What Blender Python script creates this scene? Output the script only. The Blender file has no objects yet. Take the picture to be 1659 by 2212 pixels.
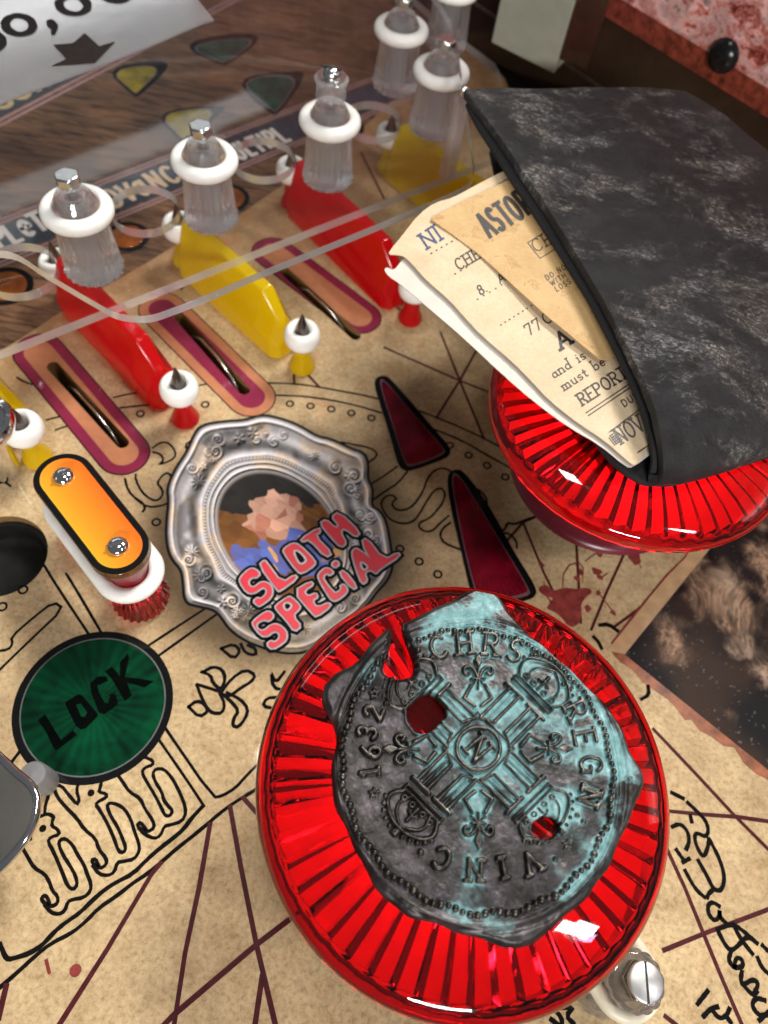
import bpy, bmesh, math, random
import numpy as np
from mathutils import Vector, Matrix
from mathutils.geometry import delaunay_2d_cdt
random.seed(7); rng = np.random.RandomState(11)
PI = math.pi
scene = bpy.context.scene
COL = scene.collection
scene.unit_settings.system = 'METRIC'
scene.unit_settings.scale_length = 0.01          # one unit is one centimetre

# ---------------------------------------------------------------- camera
FPX, CX, CY, HCAM = 1598.0, 829.5, 1106.0, 20.0
UPV = np.array([185., 924., 1598.]); UPV /= np.linalg.norm(UPV)
VW = np.array([0, 0, -1.]); YW = VW - VW.dot(UPV)*UPV; YW /= np.linalg.norm(YW)
XW = np.cross(YW, UPV)
ROT = np.array([XW, YW, UPV]); CAMLOC = np.array([0, 0, HCAM])
cam_data = bpy.data.cameras.new('camera'); cam = bpy.data.objects.new('camera', cam_data); COL.objects.link(cam)
M = Matrix([list(ROT[i]) for i in range(3)]).to_4x4(); M.translation = Vector(CAMLOC); cam.matrix_world = M
cam_data.sensor_fit = 'AUTO'; cam_data.sensor_width = 36.0; cam_data.lens = 36.0*FPX/2212.0
cam_data.clip_start = 0.1; cam_data.clip_end = 2000.0
cam_data.dof.use_dof = True; cam_data.dof.focus_distance = 16.2; cam_data.dof.aperture_fstop = 0.17
scene.camera = cam

# ---------------------------------------------------------------- render, world, lamps
scene.render.engine = 'CYCLES'
cy = scene.cycles
cy.max_bounces = 14; cy.transparent_max_bounces = 24; cy.transmission_bounces = 12; cy.glossy_bounces = 6; cy.diffuse_bounces = 4
cy.caustics_reflective = True; cy.caustics_refractive = True; cy.blur_glossy = 0.3
cy.sample_clamp_indirect = 6.0; cy.use_denoising = True
try: cy.denoiser = 'OPENIMAGEDENOISE'
except Exception: pass
scene.view_settings.view_transform = 'Standard'; scene.view_settings.look = 'None'
scene.view_settings.exposure = 0.0; scene.view_settings.gamma = 1.0
world = bpy.data.worlds.new('World'); scene.world = world; world.use_nodes = True
bg = world.node_tree.nodes['Background']; bg.inputs[0].default_value = (0.92, 0.95, 1.0, 1); bg.inputs[1].default_value = 0.13

def area(name, loc, target, sx, sy, power, color, rz=None):
    l = bpy.data.lights.new(name, 'AREA'); l.shape = 'RECTANGLE'; l.size = sx; l.size_y = sy; l.energy = power; l.color = color
    o = bpy.data.objects.new(name, l); COL.objects.link(o); o.location = loc
    if rz is None: o.rotation_euler = (Vector(target)-Vector(loc)).to_track_quat('-Z', 'Y').to_euler()
    else: o.rotation_euler = (0, 0, rz)
    return o
# a row of ceiling panels to the right, fluorescent tubes to the left, a fill panel added behind the camera
area('ceiling_panel', (56, 122, 160), (3, 8, 0), 62, 36, 450000, (1.0, 0.965, 0.91))
area('ceiling_panel', (112, -38, 160), (3, 8, 0), 9, 40, 60000, (1.0, 0.975, 0.94))
area('ceiling_panel', (126, -40, 160), (3, 8, 0), 9, 30, 36000, (1.0, 0.97, 0.95))
area('violet_highlight_lamp', (138, -52, 158), (3, 8, 0), 8, 26, 15000, (0.72, 0.62, 1.0))  # unseen lamp placed to give the cap highlight its violet part
area('ceiling_panel', (-6, 34, 165), (3, 8, 0), 22, 14, 52000, (1.0, 0.97, 0.93))
area('ceiling_panel', (60, -330, 170), (3, 20, 0), 120, 20, 1300000, (1.0, 0.97, 0.93))  # added front light for the wall picture and the posts
area('ceiling_tube', (-115, 219, 160), None, 230, 13, 30000, (0.95, 0.98, 1.0), math.radians(51.5))
area('ceiling_tube', (-185, 292, 160), None, 260, 26, 90000, (0.97, 0.99, 1.0), math.radians(51.5))

# ---------------------------------------------------------------- picture measurements to places
def at(x, y, z=0.0):
    d = ROT @ np.array([x-CX, -(y-CY), -FPX]); t = (z-HCAM)/d[2]
    p = CAMLOC + d*t
    return Vector((float(p[0]), float(p[1]), float(z)))
def T(c, r, pts): return [(553.0*c+x/3.0, 737.33*r+y/3.0) for x, y in pts]
OFF = {3: (0, 553), 4: (829.5, 553), 5: (0, 1106), 6: (829.5, 1106), 7: (0, 1659), 8: (829.5, 1659), 1: (0, 0), 2: (829.5, 0)}
def Q(n, pts): ox, oy = OFF[n]; return [(ox+x*.5, oy+y*.5) for x, y in pts]
def W2(pts, z=0.0):
    return [(lambda p: (p.x, p.y))(at(x, y, z)) for x, y in pts]

# ---------------------------------------------------------------- node materials
def new_mat(name):
    m = bpy.data.materials.new(name); m.use_nodes = True
    nt = m.node_tree; b = nt.nodes['Principled BSDF']
    return m, nt, b
def setp(b, **k):
    names = {'rough': 'Roughness', 'metal': 'Metallic', 'coat': 'Coat Weight', 'coatr': 'Coat Roughness', 'trans': 'Transmission Weight', 'ior': 'IOR',
             'spec': 'Specular IOR Level', 'sss': 'Subsurface Weight', 'sssr': 'Subsurface Radius', 'ssss': 'Subsurface Scale', 'alpha': 'Alpha', 'sheen': 'Sheen Weight'}
    for a, v in k.items(): b.inputs[names[a]].default_value = v
def rgba(c): return (c[0], c[1], c[2], 1.0)
def coords(nt, scale=(1, 1, 1), rot=(0, 0, 0), kind='Object'):
    tc = nt.nodes.new('ShaderNodeTexCoord'); mp = nt.nodes.new('ShaderNodeMapping')
    mp.inputs['Scale'].default_value = scale; mp.inputs['Rotation'].default_value = rot
    nt.links.new(tc.outputs[kind], mp.inputs['Vector']); return mp.outputs['Vector']
def noise(nt, vec, scale, detail=4, rough=.6, dist=0.0):
    n = nt.nodes.new('ShaderNodeTexNoise'); n.inputs['Scale'].default_value = scale; n.inputs['Detail'].default_value = detail
    n.inputs['Roughness'].default_value = rough; n.inputs['Distortion'].default_value = dist
    nt.links.new(vec, n.inputs['Vector']); return n.outputs['Fac']
def ramp(nt, fac, stops):
    r = nt.nodes.new('ShaderNodeValToRGB'); e = r.color_ramp.elements
    while len(e) < len(stops): e.new(0.5)
    for i, (p, c) in enumerate(stops): e[i].position = p; e[i].color = rgba(c) if len(c) == 3 else c
    nt.links.new(fac, r.inputs['Fac']); return r.outputs['Color']
def mixc(nt, fac, a, b, mode='MIX'):
    m = nt.nodes.new('ShaderNodeMix'); m.data_type = 'RGBA'; m.blend_type = mode
    for s, v in ((m.inputs[0], fac), (m.inputs[6], a), (m.inputs[7], b)):
        if hasattr(v, 'is_linked'): nt.links.new(v, s)
        elif isinstance(v, (int, float)): s.default_value = v
        else: s.default_value = rgba(v)
    return m.outputs[2]
def bump(nt, b, h, strength=.3, dist=.02):
    n = nt.nodes.new('ShaderNodeBump'); n.inputs['Strength'].default_value = strength; n.inputs['Distance'].default_value = dist
    nt.links.new(h, n.inputs['Height']); nt.links.new(n.outputs['Normal'], b.inputs['Normal'])
def plain(name, col, rough=.45, var=.12, vscale=3.0, bumpy=0.0, bscale=30, **k):
    m, nt, b = new_mat(name); setp(b, rough=rough, **k)
    v = coords(nt); f = noise(nt, v, vscale, 5)
    c2 = tuple(max(0, c*(1-var)) for c in col); c3 = tuple(min(1, c*(1+var)) for c in col)
    nt.links.new(ramp(nt, f, [(.3, c2), (.7, c3)]), b.inputs['Base Color'])
    if bumpy: bump(nt, b, noise(nt, v, bscale, 4), bumpy, .02)
    return m
def see_through(name, tint, glossr=.04, body=None, bodyfac=0.0, bodyrough=.4, ior=1.45, bumpy=0.0, bscale=40, extra=0.0):
    """clear or tinted plastic: a tinted see-through sheet with a Fresnel gloss, and some milky body"""
    m = bpy.data.materials.new(name); m.use_nodes = True; nt = m.node_tree; nt.nodes.clear()
    out = nt.nodes.new('ShaderNodeOutputMaterial')
    tr = nt.nodes.new('ShaderNodeBsdfTransparent'); tr.inputs[0].default_value = rgba(tint)
    gl = nt.nodes.new('ShaderNodeBsdfGlossy'); gl.inputs['Roughness'].default_value = glossr
    fr = nt.nodes.new('ShaderNodeFresnel')
    ge = nt.nodes.new('ShaderNodeNewGeometry'); mi = nt.nodes.new('ShaderNodeMix'); mi.data_type = 'FLOAT'     # same Fresnel from inside and outside: the sheet does not bend light
    mi.inputs[2].default_value = ior; mi.inputs[3].default_value = 1.0/ior
    nt.links.new(ge.outputs['Backfacing'], mi.inputs[0]); nt.links.new(mi.outputs[0], fr.inputs['IOR'])
    src = tr.outputs[0]
    if body:
        p = nt.nodes.new('ShaderNodeBsdfDiffuse'); p.inputs[0].default_value = rgba(body)
        t2 = nt.nodes.new('ShaderNodeBsdfTranslucent'); t2.inputs[0].default_value = rgba(body)
        ad = nt.nodes.new('ShaderNodeMixShader'); ad.inputs[0].default_value = .5
        nt.links.new(p.outputs[0], ad.inputs[1]); nt.links.new(t2.outputs[0], ad.inputs[2])
        mx = nt.nodes.new('ShaderNodeMixShader'); mx.inputs[0].default_value = bodyfac
        nt.links.new(tr.outputs[0], mx.inputs[1]); nt.links.new(ad.outputs[0], mx.inputs[2]); src = mx.outputs[0]
    fo = fr.outputs[0]
    if extra:
        a = nt.nodes.new('ShaderNodeMath'); a.operation = 'ADD'; a.inputs[1].default_value = extra; a.use_clamp = True
        nt.links.new(fo, a.inputs[0]); fo = a.outputs[0]
    m2 = nt.nodes.new('ShaderNodeMixShader'); nt.links.new(fo, m2.inputs[0])
    nt.links.new(src, m2.inputs[1]); nt.links.new(gl.outputs[0], m2.inputs[2]); nt.links.new(m2.outputs[0], out.inputs[0])
    if bumpy:
        v = coords(nt); n = nt.nodes.new('ShaderNodeBump'); n.inputs['Strength'].default_value = bumpy; n.inputs['Distance'].default_value = .02
        nt.links.new(noise(nt, v, bscale, 2), n.inputs['Height'])
        nt.links.new(n.outputs[0], gl.inputs['Normal']); nt.links.new(n.outputs[0], fr.inputs['Normal'])
    return m
def attr_mat(name, rough=.35, coat=.35, attr='print', grain=.12, gscale=60, **k):
    m, nt, b = new_mat(name); setp(b, rough=.5, spec=.12, coat=coat, coatr=.05, **k)
    a = nt.nodes.new('ShaderNodeAttribute'); a.attribute_name = attr
    f = noise(nt, coords(nt), gscale, 3)
    c = mixc(nt, grain, a.outputs['Color'], ramp(nt, f, [(.3, (.25, .25, .25)), (.7, (1, 1, 1))]), 'MULTIPLY')
    nt.links.new(c, b.inputs['Base Color']); return m

# ---------------------------------------------------------------- mesh helpers
def link(name, me, parent=None, mats=()):
    for m in mats: me.materials.append(m)
    o = bpy.data.objects.new(name, me); COL.objects.link(o)
    if parent is not None: o.parent = parent
    return o
def mesh(name, verts, faces, mat, parent=None, smooth=False, origin=None, midx=None):
    me = bpy.data.meshes.new(name)
    if origin is not None: verts = [(v[0]-origin[0], v[1]-origin[1], v[2]-origin[2]) for v in verts]
    me.from_pydata([tuple(v) for v in verts], [], faces)
    if smooth: me.polygons.foreach_set('use_smooth', [True]*len(me.polygons))
    mats = mat if isinstance(mat, (list, tuple)) else [mat]
    if midx is not None: me.polygons.foreach_set('material_index', midx)
    me.update()
    return link(name, me, parent, mats)
def fix_normals(o):
    bm = bmesh.new(); bm.from_mesh(o.data); bmesh.ops.recalc_face_normals(bm, faces=bm.faces); bm.to_mesh(o.data); bm.free(); return o
def bevel(o, w, seg=2, ang=40):
    m = o.modifiers.new('bevel', 'BEVEL'); m.width = w; m.segments = seg; m.limit_method = 'ANGLE'; m.angle_limit = math.radians(ang); return o
def auto_smooth(o, deg=35):
    try: o.data.set_sharp_from_angle(angle=math.radians(deg)); o.data.polygons.foreach_set('use_smooth', [True]*len(o.data.polygons))
    except Exception: pass
    return o
def empty(name, loc, label=None, cat=None, group=None):
    o = bpy.data.objects.new(name, None); COL.objects.link(o); o.location = loc; o.empty_display_size = .3
    return tag(o, label, cat, group)
def tag(o, label=None, cat=None, group=None, kind=None):
    if label: o['label'] = label
    if cat: o['category'] = cat
    if group: o['group'] = group
    if kind: o['kind'] = kind
    return o
def lathe_data(prof, n=48, mod=None, close=False):
    V, F = [], []
    k = len(prof)
    for i in range(n):
        a = 2*PI*i/n
        for j, (r, z) in enumerate(prof):
            rr, zz = mod(a, r, z, j) if mod else (r, z)
            V.append((rr*math.cos(a), rr*math.sin(a), zz))
    for i in range(n):
        i2 = (i+1) % n
        for j in range(k if close else k-1):
            j2 = (j+1) % k
            F.append((i*k+j, i2*k+j, i2*k+j2, i*k+j2))
    return V, F
def lathe(name, prof, mat, parent=None, n=48, mod=None, close=False, smooth=True, deg=40):
    V, F = lathe_data(prof, n, mod, close)
    me = bpy.data.meshes.new(name); me.from_pydata(V, [], F)
    bm = bmesh.new(); bm.from_mesh(me); bmesh.ops.remove_doubles(bm, verts=bm.verts, dist=1e-5)
    bmesh.ops.recalc_face_normals(bm, faces=bm.faces); bm.to_mesh(me); bm.free()
    o = link(name, me, parent, [mat] if not isinstance(mat, (list, tuple)) else mat)
    if smooth: auto_smooth(o, deg)
    return o
def tube_ring(R, r, z=0.0, m=14, sq=1.0):
    return [(R+r*math.cos(2*PI*i/m), z+sq*r*math.sin(2*PI*i/m)) for i in range(m)]
def prism(name, outline, z0, z1, mat, parent=None, origin=None, bev=0.0, seg=2, smooth=True, holes=(), midx_edge=False):
    """solid plate with an outline (and holes); slot 0 faces, slot 1 rims when two materials are given"""
    loops = [list(outline)]+[list(h) for h in holes]
    pts, edges = [], []
    for lp in loops:
        s = len(pts); pts += [Vector(p) for p in lp]; edges += [(s+i, s+(i+1) % len(lp)) for i in range(len(lp))]
    vs, es, fs, *_ = delaunay_2d_cdt(pts, edges, [], 2, 1e-6) if not holes else delaunay_2d_cdt(pts, edges, [], 2, 1e-6)
    if holes: fs = [f for f in fs if not any(inside((sum(vs[i].x for i in f)/len(f), sum(vs[i].y for i in f)/len(f)), h) for h in holes)]
    fs = [f for f in fs if inside((sum(vs[i].x for i in f)/len(f), sum(vs[i].y for i in f)/len(f)), outline)]
    n = len(vs); V = [(v.x, v.y, z1) for v in vs]+[(v.x, v.y, z0) for v in vs]
    F = [tuple(f) for f in fs]+[tuple(n+i for i in reversed(f)) for f in fs]; MI = [0]*len(F)
    cnt = {}
    for f in fs:
        for i in range(len(f)):
            a, b = f[i], f[(i+1) % len(f)]; cnt[(a, b)] = 1
    for (a, b) in list(cnt):
        if (b, a) not in cnt: F.append((b, a, n+a, n+b)); MI.append(1 if midx_edge else 0)
    o = mesh(name, V, F, mat, parent, origin=origin, midx=MI)
    fix_normals(o)
    if smooth: auto_smooth(o, 35)
    if bev: bevel(o, bev, seg, 50)
    return o
def inside(p, poly):
    x, y = p; c = False; n = len(poly); j = n-1
    for i in range(n):
        xi, yi = poly[i][0], poly[i][1]; xj, yj = poly[j][0], poly[j][1]
        if (yi > y) != (yj > y) and x < (xj-xi)*(y-yi)/(yj-yi)+xi: c = not c
        j = i
    return c
def capsule(a, b, r, n=14):
    a = np.array(a[:2]); b = np.array(b[:2]); th = math.atan2(b[1]-a[1], b[0]-a[0])
    P = [(b[0]+r*math.cos(th-PI/2+PI*i/n), b[1]+r*math.sin(th-PI/2+PI*i/n)) for i in range(n+1)]
    P += [(a[0]+r*math.cos(th+PI/2+PI*i/n), a[1]+r*math.sin(th+PI/2+PI*i/n)) for i in range(n+1)]
    return P
def circle(c, r, n=48): return [(c[0]+r*math.cos(2*PI*i/n), c[1]+r*math.sin(2*PI*i/n)) for i in range(n)]
def chaikin(p, it=2, closed=False):
    p = [tuple(q) for q in p]
    for _ in range(it):
        q = []; n = len(p)
        if not closed: q.append(p[0])
        for i in range(n if closed else n-1):
            a, b = p[i], p[(i+1) % n]
            q += [(a[0]*.75+b[0]*.25, a[1]*.75+b[1]*.25), (a[0]*.25+b[0]*.75, a[1]*.25+b[1]*.75)]
        if not closed: q.append(p[-1])
        p = q
    return p
class Ink:
    """flat print gathered as thin sheets: polylines and filled shapes in a plane given by fn(x, y, lift)"""
    def __init__(self, fn, lift=.004): self.V = []; self.F = []; self.fn = fn; self.lift = lift; self.k = 0
    def _l(self): self.k += 1; return self.lift+.00003*self.k
    def line(self, pts, w, closed=False, wob=0.0, taper=False):
        p = [np.array(q, float) for q in pts]
        q = [p[0]]
        for a in p[1:]:
            if np.linalg.norm(a-q[-1]) > 1e-6: q.append(a)
        if closed and np.linalg.norm(q[0]-q[-1]) < 1e-6: q.pop()
        p = q; n = len(p)
        if n < 2: return
        z = self._l(); s = len(self.V)
        for i in range(n):
            d0 = p[i]-p[i-1] if (i > 0 or closed) else p[1]-p[0]
            d1 = p[(i+1) % n]-p[i] if (i < n-1 or closed) else p[-1]-p[-2]
            d0 = d0/np.linalg.norm(d0); d1 = d1/np.linalg.norm(d1)
            t = d0+d1; L = np.linalg.norm(t); t = t/L if L > .3 else d1
            nrm = np.array([-t[1], t[0]]); k = 1/max(.5, abs(nrm.dot(np.array([-d1[1], d1[0]]))))
            ww = w*(1+wob*(rng.rand()-.5)); 
            if taper: ww *= .35+.65*math.sin(PI*(i+.5)/n)
            e = p[i]
            if not closed and i == 0: e = e-d1*w*.3
            if not closed and i == n-1: e = e+d0*w*.3
            a = e+nrm*ww*.5*k; b = e-nrm*ww*.5*k
            self.V += [self.fn(a[0], a[1], z), self.fn(b[0], b[1], z)]
        for i in range(n if closed else n-1):
            j = (i+1) % n; self.F.append((s+2*i, s+2*i+1, s+2*j+1, s+2*j))
    def fill(self, pts):
        pts = [tuple(q) for q in pts]
        vs, es, fs, *_ = delaunay_2d_cdt([Vector(q) for q in pts], [(i, (i+1) % len(pts)) for i in range(len(pts))], [], 1, 1e-6)
        z = self._l(); s = len(self.V); self.V += [self.fn(v.x, v.y, z) for v in vs]
        self.F += [tuple(s+i for i in f) for f in fs]
    def make(self, name, mat, parent=None):
        o = mesh(name, self.V, self.F, mat, parent)
        me = o.data
        bm = bmesh.new(); bm.from_mesh(me); bm.normal_update()
        for f in bm.faces:
            if f.normal.z < 0: f.normal_flip()
        bm.to_mesh(me); bm.free()
        return o
FLAT = lambda x, y, l: (x, y, l)

# ---------------------------------------------------------------- numpy noise for printed pictures
def vnoise(x, y, seed=0):
    xi = np.floor(x).astype(int); yi = np.floor(y).astype(int); xf = x-xi; yf = y-yi
    def h(a, b):
        n = (a*374761393+b*668265263+seed*974711) & 0x7fffffff; n = ((n ^ (n >> 13))*1274126177) & 0x7fffffff
        return ((n ^ (n >> 16)) & 0xffff)/65535.0
    u = xf*xf*(3-2*xf); v = yf*yf*(3-2*yf)
    return (h(xi, yi)*(1-u)+h(xi+1, yi)*u)*(1-v)+(h(xi, yi+1)*(1-u)+h(xi+1, yi+1)*u)*v
def fbm(x, y, o=5, seed=0, g=.5):
    s = 0; a = 1; t = 0
    for i in range(o): s = s+a*vnoise(x*2**i+17*i, y*2**i-9*i, seed+i); t += a; a *= g
    return s/t
def sstep(a, b, x): t = np.clip((x-a)/(b-a), 0, 1); return t*t*(3-2*t)

# ---------------------------------------------------------------- stroke lettering
def arc(cx, cy_, rx, ry, a0, a1, n=12): return [(cx+rx*math.cos(math.radians(a0+(a1-a0)*i/n)), cy_+ry*math.sin(math.radians(a0+(a1-a0)*i/n))) for i in range(n+1)]
G = {   # width, strokes; a stroke ends with a serif where marked in S below
 'A': (.8, [[(0.02, 0), (.4, 1)], [(.4, 1), (.78, 0)], [(.18, .36), (.62, .36)]]),
 'B': (.7, [[(.1, 0), (.1, 1)], [(.1, 1)]+arc(.4, .76, .26, .24, 90, -90)+[(.1, .52)], [(.1, .52)]+arc(.42, .26, .28, .26, 90, -90)+[(.1, 0)]]),
 'C': (.75, [arc(.42, .5, .36, .5, 45, 315, 20)]),
 'D': (.78, [[(.1, 0), (.1, 1)], [(.1, 1)]+arc(.35, .5, .35, .5, 90, -90, 14)+[(.1, 0)]]),
 'E': (.66, [[(.1, 0), (.1, 1)], [(.1, 1), (.6, 1)], [(.1, .52), (.5, .52)], [(.1, 0), (.62, 0)]]),
 'F': (.62, [[(.1, 0), (.1, 1)], [(.1, 1), (.6, 1)], [(.1, .52), (.48, .52)]]),
 'G': (.8, [arc(.42, .5, .36, .5, 45, 360, 20)+[(.52, .5)], [(.78, .5), (.78, .1)]]),
 'H': (.8, [[(.1, 0), (.1, 1)], [(.7, 0), (.7, 1)], [(.1, .52), (.7, .52)]]),
 'I': (.3, [[(.15, 0), (.15, 1)]]),
 'K': (.7, [[(.1, 0), (.1, 1)], [(.62, 1), (.12, .45)], [(.28, .6), (.66, 0)]]),
 'L': (.62, [[(.1, 1), (.1, 0)], [(.1, 0), (.58, 0)]]),
 'M': (.9, [[(.1, 0), (.1, 1)], [(.1, 1), (.45, .3)], [(.45, .3), (.8, 1)], [(.8, 1), (.8, 0)]]),
 'N': (.8, [[(.1, 0), (.1, 1)], [(.1, 1), (.7, 0)], [(.7, 0), (.7, 1)]]),
 'O': (.82, [arc(.41, .5, .35, .5, 0, 360, 24)]),
 'P': (.68, [[(.1, 0), (.1, 1)], [(.1, 1)]+arc(.38, .74, .26, .26, 90, -90)+[(.1, .48)]]),
 'R': (.74, [[(.1, 0), (.1, 1)], [(.1, 1)]+arc(.38, .75, .26, .25, 90, -90)+[(.1, .5)], [(.35, .5), (.7, 0)]]),
 'S': (.66, [arc(.33, .75, .25, .25, 30, 270, 12)+arc(.33, .25, .27, .25, 90, -150, 12)]),
 'T': (.7, [[(.35, 0), (.35, 1)], [(.02, 1), (.68, 1)]]),
 'U': (.76, [[(.1, 1)]+arc(.38, .3, .28, .3, 180, 360)+[(.66, 1)]]),
 'V': (.76, [[(.02, 1), (.38, 0)], [(.38, 0), (.74, 1)]]),
 'W': (1.05, [[(.02, 1), (.28, 0)], [(.28, 0), (.52, .8)], [(.52, .8), (.77, 0)], [(.77, 0), (1.03, 1)]]),
 'Y': (.7, [[(.02, 1), (.35, .5)], [(.68, 1), (.35, .5)], [(.35, .5), (.35, 0)]]),
 'a': (.6, [arc(.28, .24, .2, .24, 0, 360, 16), [(.48, .5), (.48, .05), (.58, 0)]]),
 'b': (.6, [[(.1, 1), (.1, 0)], arc(.32, .25, .22, .25, 0, 360, 16)]),
 'd': (.62, [arc(.28, .25, .21, .25, 0, 360, 16), [(.5, 1), (.5, 0), (.58, 0)]]),
 'e': (.58, [[(.08, .27), (.5, .27)]+arc(.29, .25, .21, .25, 0, 310, 16)]),
 'h': (.62, [[(.1, 1), (.1, 0)], [(.1, .35)]+arc(.3, .32, .2, .18, 180, 0, 8)+[(.5, 0)]]),
 'i': (.3, [[(.05, .5), (.16, .5), (.16, 0)], [(.16, .72), (.16, .76)]]),
 'm': (.86, [[(.08, .5), (.08, 0)], [(.08, .35)]+arc(.24, .36, .16, .14, 180, 0, 8)+[(.4, 0)], [(.4, .35)]+arc(.57, .36, .17, .14, 180, 0, 8)+[(.74, 0)]]),
 'n': (.62, [[(.1, .5), (.1, 0)], [(.1, .35)]+arc(.3, .34, .2, .16, 180, 0, 8)+[(.5, 0)]]),
 'r': (.48, [[(.12, .5), (.12, 0)], [(.12, .3)]+arc(.32, .32, .2, .17, 180, 50, 8)]),
 's': (.5, [arc(.25, .375, .17, .125, 30, 270, 8)+arc(.25, .125, .18, .125, 90, -150, 8)]),
 't': (.42, [[(.18, .75), (.18, .12)]+arc(.3, .12, .12, .12, 180, 300, 6), [(.02, .5), (.38, .5)]]),
 'u': (.62, [[(.06, .5), (.12, .5)]+arc(.3, .2, .18, .2, 180, 360, 8)+[(.48, .5)], [(.48, .5), (.48, 0), (.58, 0)]]),
 '1': (.4, [[(.05, .82), (.2, 1), (.2, 0)]]),
 '2': (.62, [arc(.3, .74, .24, .26, 170, -20, 10)+[(.08, .04), (.58, .04)]]),
 '3': (.62, [arc(.28, .76, .22, .24, 150, -90, 10)+arc(.28, .26, .26, .26, 90, -150, 10)]),
 '5': (.6, [[(.55, 1), (.15, 1), (.12, .58)]+arc(.3, .32, .25, .3, 110, -150, 12)]),
 '6': (.64, [[(.5, .98), (.22, .7)]+arc(.32, .29, .26, .29, 165, 525, 18)]),
 '7': (.6, [[(.05, .8), (.05, 1), (.58, 1), (.28, 0)]]),
 '8': (.6, [arc(.3, .76, .2, .23, -90, 270, 16), arc(.3, .27, .25, .27, 90, 450, 16)]),
 '.': (.25, [[(.12, .02), (.12, .06)]]), ',': (.25, [[(.14, .06), (.08, -.12)]]), ' ': (.45, []),
}
SER = {'A': [(.02, 0), (.78, 0)], 'H': [(.1, 0), (.1, 1), (.7, 0), (.7, 1)], 'I': [(.15, 0), (.15, 1)], 'K': [(.1, 0), (.1, 1), (.62, 1), (.66, 0)],
       'N': [(.1, 0), (.1, 1), (.7, 1)], 'R': [(.1, 0), (.1, 1), (.7, 0)], 'V': [(.02, 1), (.74, 1)], 'E': [(.1, 0), (.1, 1)], 'L': [(.1, 1)], 'P': [(.1, 0), (.1, 1)],
       'T': [(.35, 0)], 'D': [(.1, 0), (.1, 1)], 'U': [(.1, 1), (.66, 1)], 'h': [(.1, 0), (.1, 1), (.5, 0)], 'n': [(.1, 0), (.1, .5), (.5, 0)], 'm': [(.08, 0), (.4, 0), (.74, 0), (.08, .5)],
       'r': [(.12, 0), (.12, .5)], 'i': [(.16, 0)], 'b': [(.1, 1)], 'd': [(.5, 1)], 'M': [(.1, 0), (.1, 1), (.8, 0), (.8, 1)], '1': [(.2, 0)], 'B': [(.1, 0), (.1, 1)]}
def letters(text, serif=False, gap=.16, xs=1.0, sw=.16):
    """strokes of a line of text, height 1, starting at x = 0"""
    x = 0; out = []
    for ch in text:
        w, st = G[ch]
        for s in st: out.append([((x+px*xs), py) for px, py in s])
        if serif:
            for (sx, sy) in SER.get(ch, ()): out.append([(x+sx*xs-sw, sy), (x+sx*xs+sw, sy)])
        x += w*xs+gap
    return out, x-gap
def write(ink, text, org, ang, h, w, serif=False, gap=.16, xs=1.0, slant=0.0, sw=.14, flip=False):
    """ang in degrees, y up when flip is False; measured picture text uses flip=True (y down)"""
    st, L = letters(text, serif, gap, xs, sw); c, s = math.cos(math.radians(ang)), math.sin(math.radians(ang))
    for q in st:
        P = []
        for x, y in q:
            x = x+slant*y; x *= h; y *= h
            if flip: P.append((org[0]+x*c+y*s, org[1]+x*s-y*c))
            else: P.append((org[0]+x*c-y*s, org[1]+x*s+y*c))
        ink.line(P, w)
    return L*h

# ================================================================ PLAYFIELD (the ground of the picture)
DIRL = Vector((math.cos(math.radians(-38.5)), math.sin(math.radians(-38.5))))      # the way the lanes run
BAND = math.radians(52.0)
m_parch, nt, b = new_mat('parchment_print'); setp(b, rough=.5, spec=.12, coat=.35, coatr=.04)
v = coords(nt); vs = coords(nt, (1, 1, 1), (0, 0, .6))
base = ramp(nt, noise(nt, v, .20, 4, .6), [(.3, (.39, .28, .155)), (.7, (.54, .41, .235))])
c = mixc(nt, .75, base, ramp(nt, noise(nt, v, 1.1, 8, .72, .3), [(.3, (.62, .55, .45)), (.5, (1, 1, 1)), (.7, (1.2, 1.2, 1.18))]), 'MULTIPLY')
c = mixc(nt, .8, c, ramp(nt, noise(nt, v, 8, 6, .75, .4), [(.33, (.58, .50, .38)), (.5, (1, 1, 1)), (.68, (1.24, 1.24, 1.2))]), 'MULTIPLY')
# rust coloured flecks, more of them towards the lanes, and the scorched edge beside the planks
mdir = (-math.sin(math.radians(52.0)), math.cos(math.radians(52.0)), 0); pe = at(262, 600); d0 = pe.x*mdir[0]+pe.y*mdir[1]
dt = nt.nodes.new('ShaderNodeVectorMath'); dt.operation = 'DOT_PRODUCT'; dt.inputs[1].default_value = mdir; nt.links.new(v, dt.inputs[0])
def rng_(a, b_, lo_, hi_):
    m_ = nt.nodes.new('ShaderNodeMapRange'); m_.inputs[1].default_value = a; m_.inputs[2].default_value = b_; m_.inputs[3].default_value = lo_; m_.inputs[4].default_value = hi_
    nt.links.new(dt.outputs['Value'], m_.inputs[0]); return m_.outputs[0]
def mul(a, b_):
    m_ = nt.nodes.new('ShaderNodeMath'); m_.operation = 'MULTIPLY'; m_.use_clamp = True; nt.links.new(a, m_.inputs[0]); nt.links.new(b_, m_.inputs[1]); return m_.outputs[0]
stain = ramp(nt, noise(nt, v, 1.3, 7, .7, .6), [(.54, (0, 0, 0)), (.72, (1, 1, 1))])
c = mixc(nt, mul(stain, rng_(d0-15, d0-3, .14, .9)), c, (.46, .20, .075))
fine = ramp(nt, noise(nt, v, 6.0, 6, .75, .5), [(.56, (0, 0, 0)), (.66, (1, 1, 1))])
c = mixc(nt, mul(fine, rng_(d0-16, d0-3, .10, .9)), c, (.42, .13, .05))
edge_n = ramp(nt, noise(nt, v, .9, 6, .7, .4), [(.3, (.35, .35, .35)), (.7, (1, 1, 1))])
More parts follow.
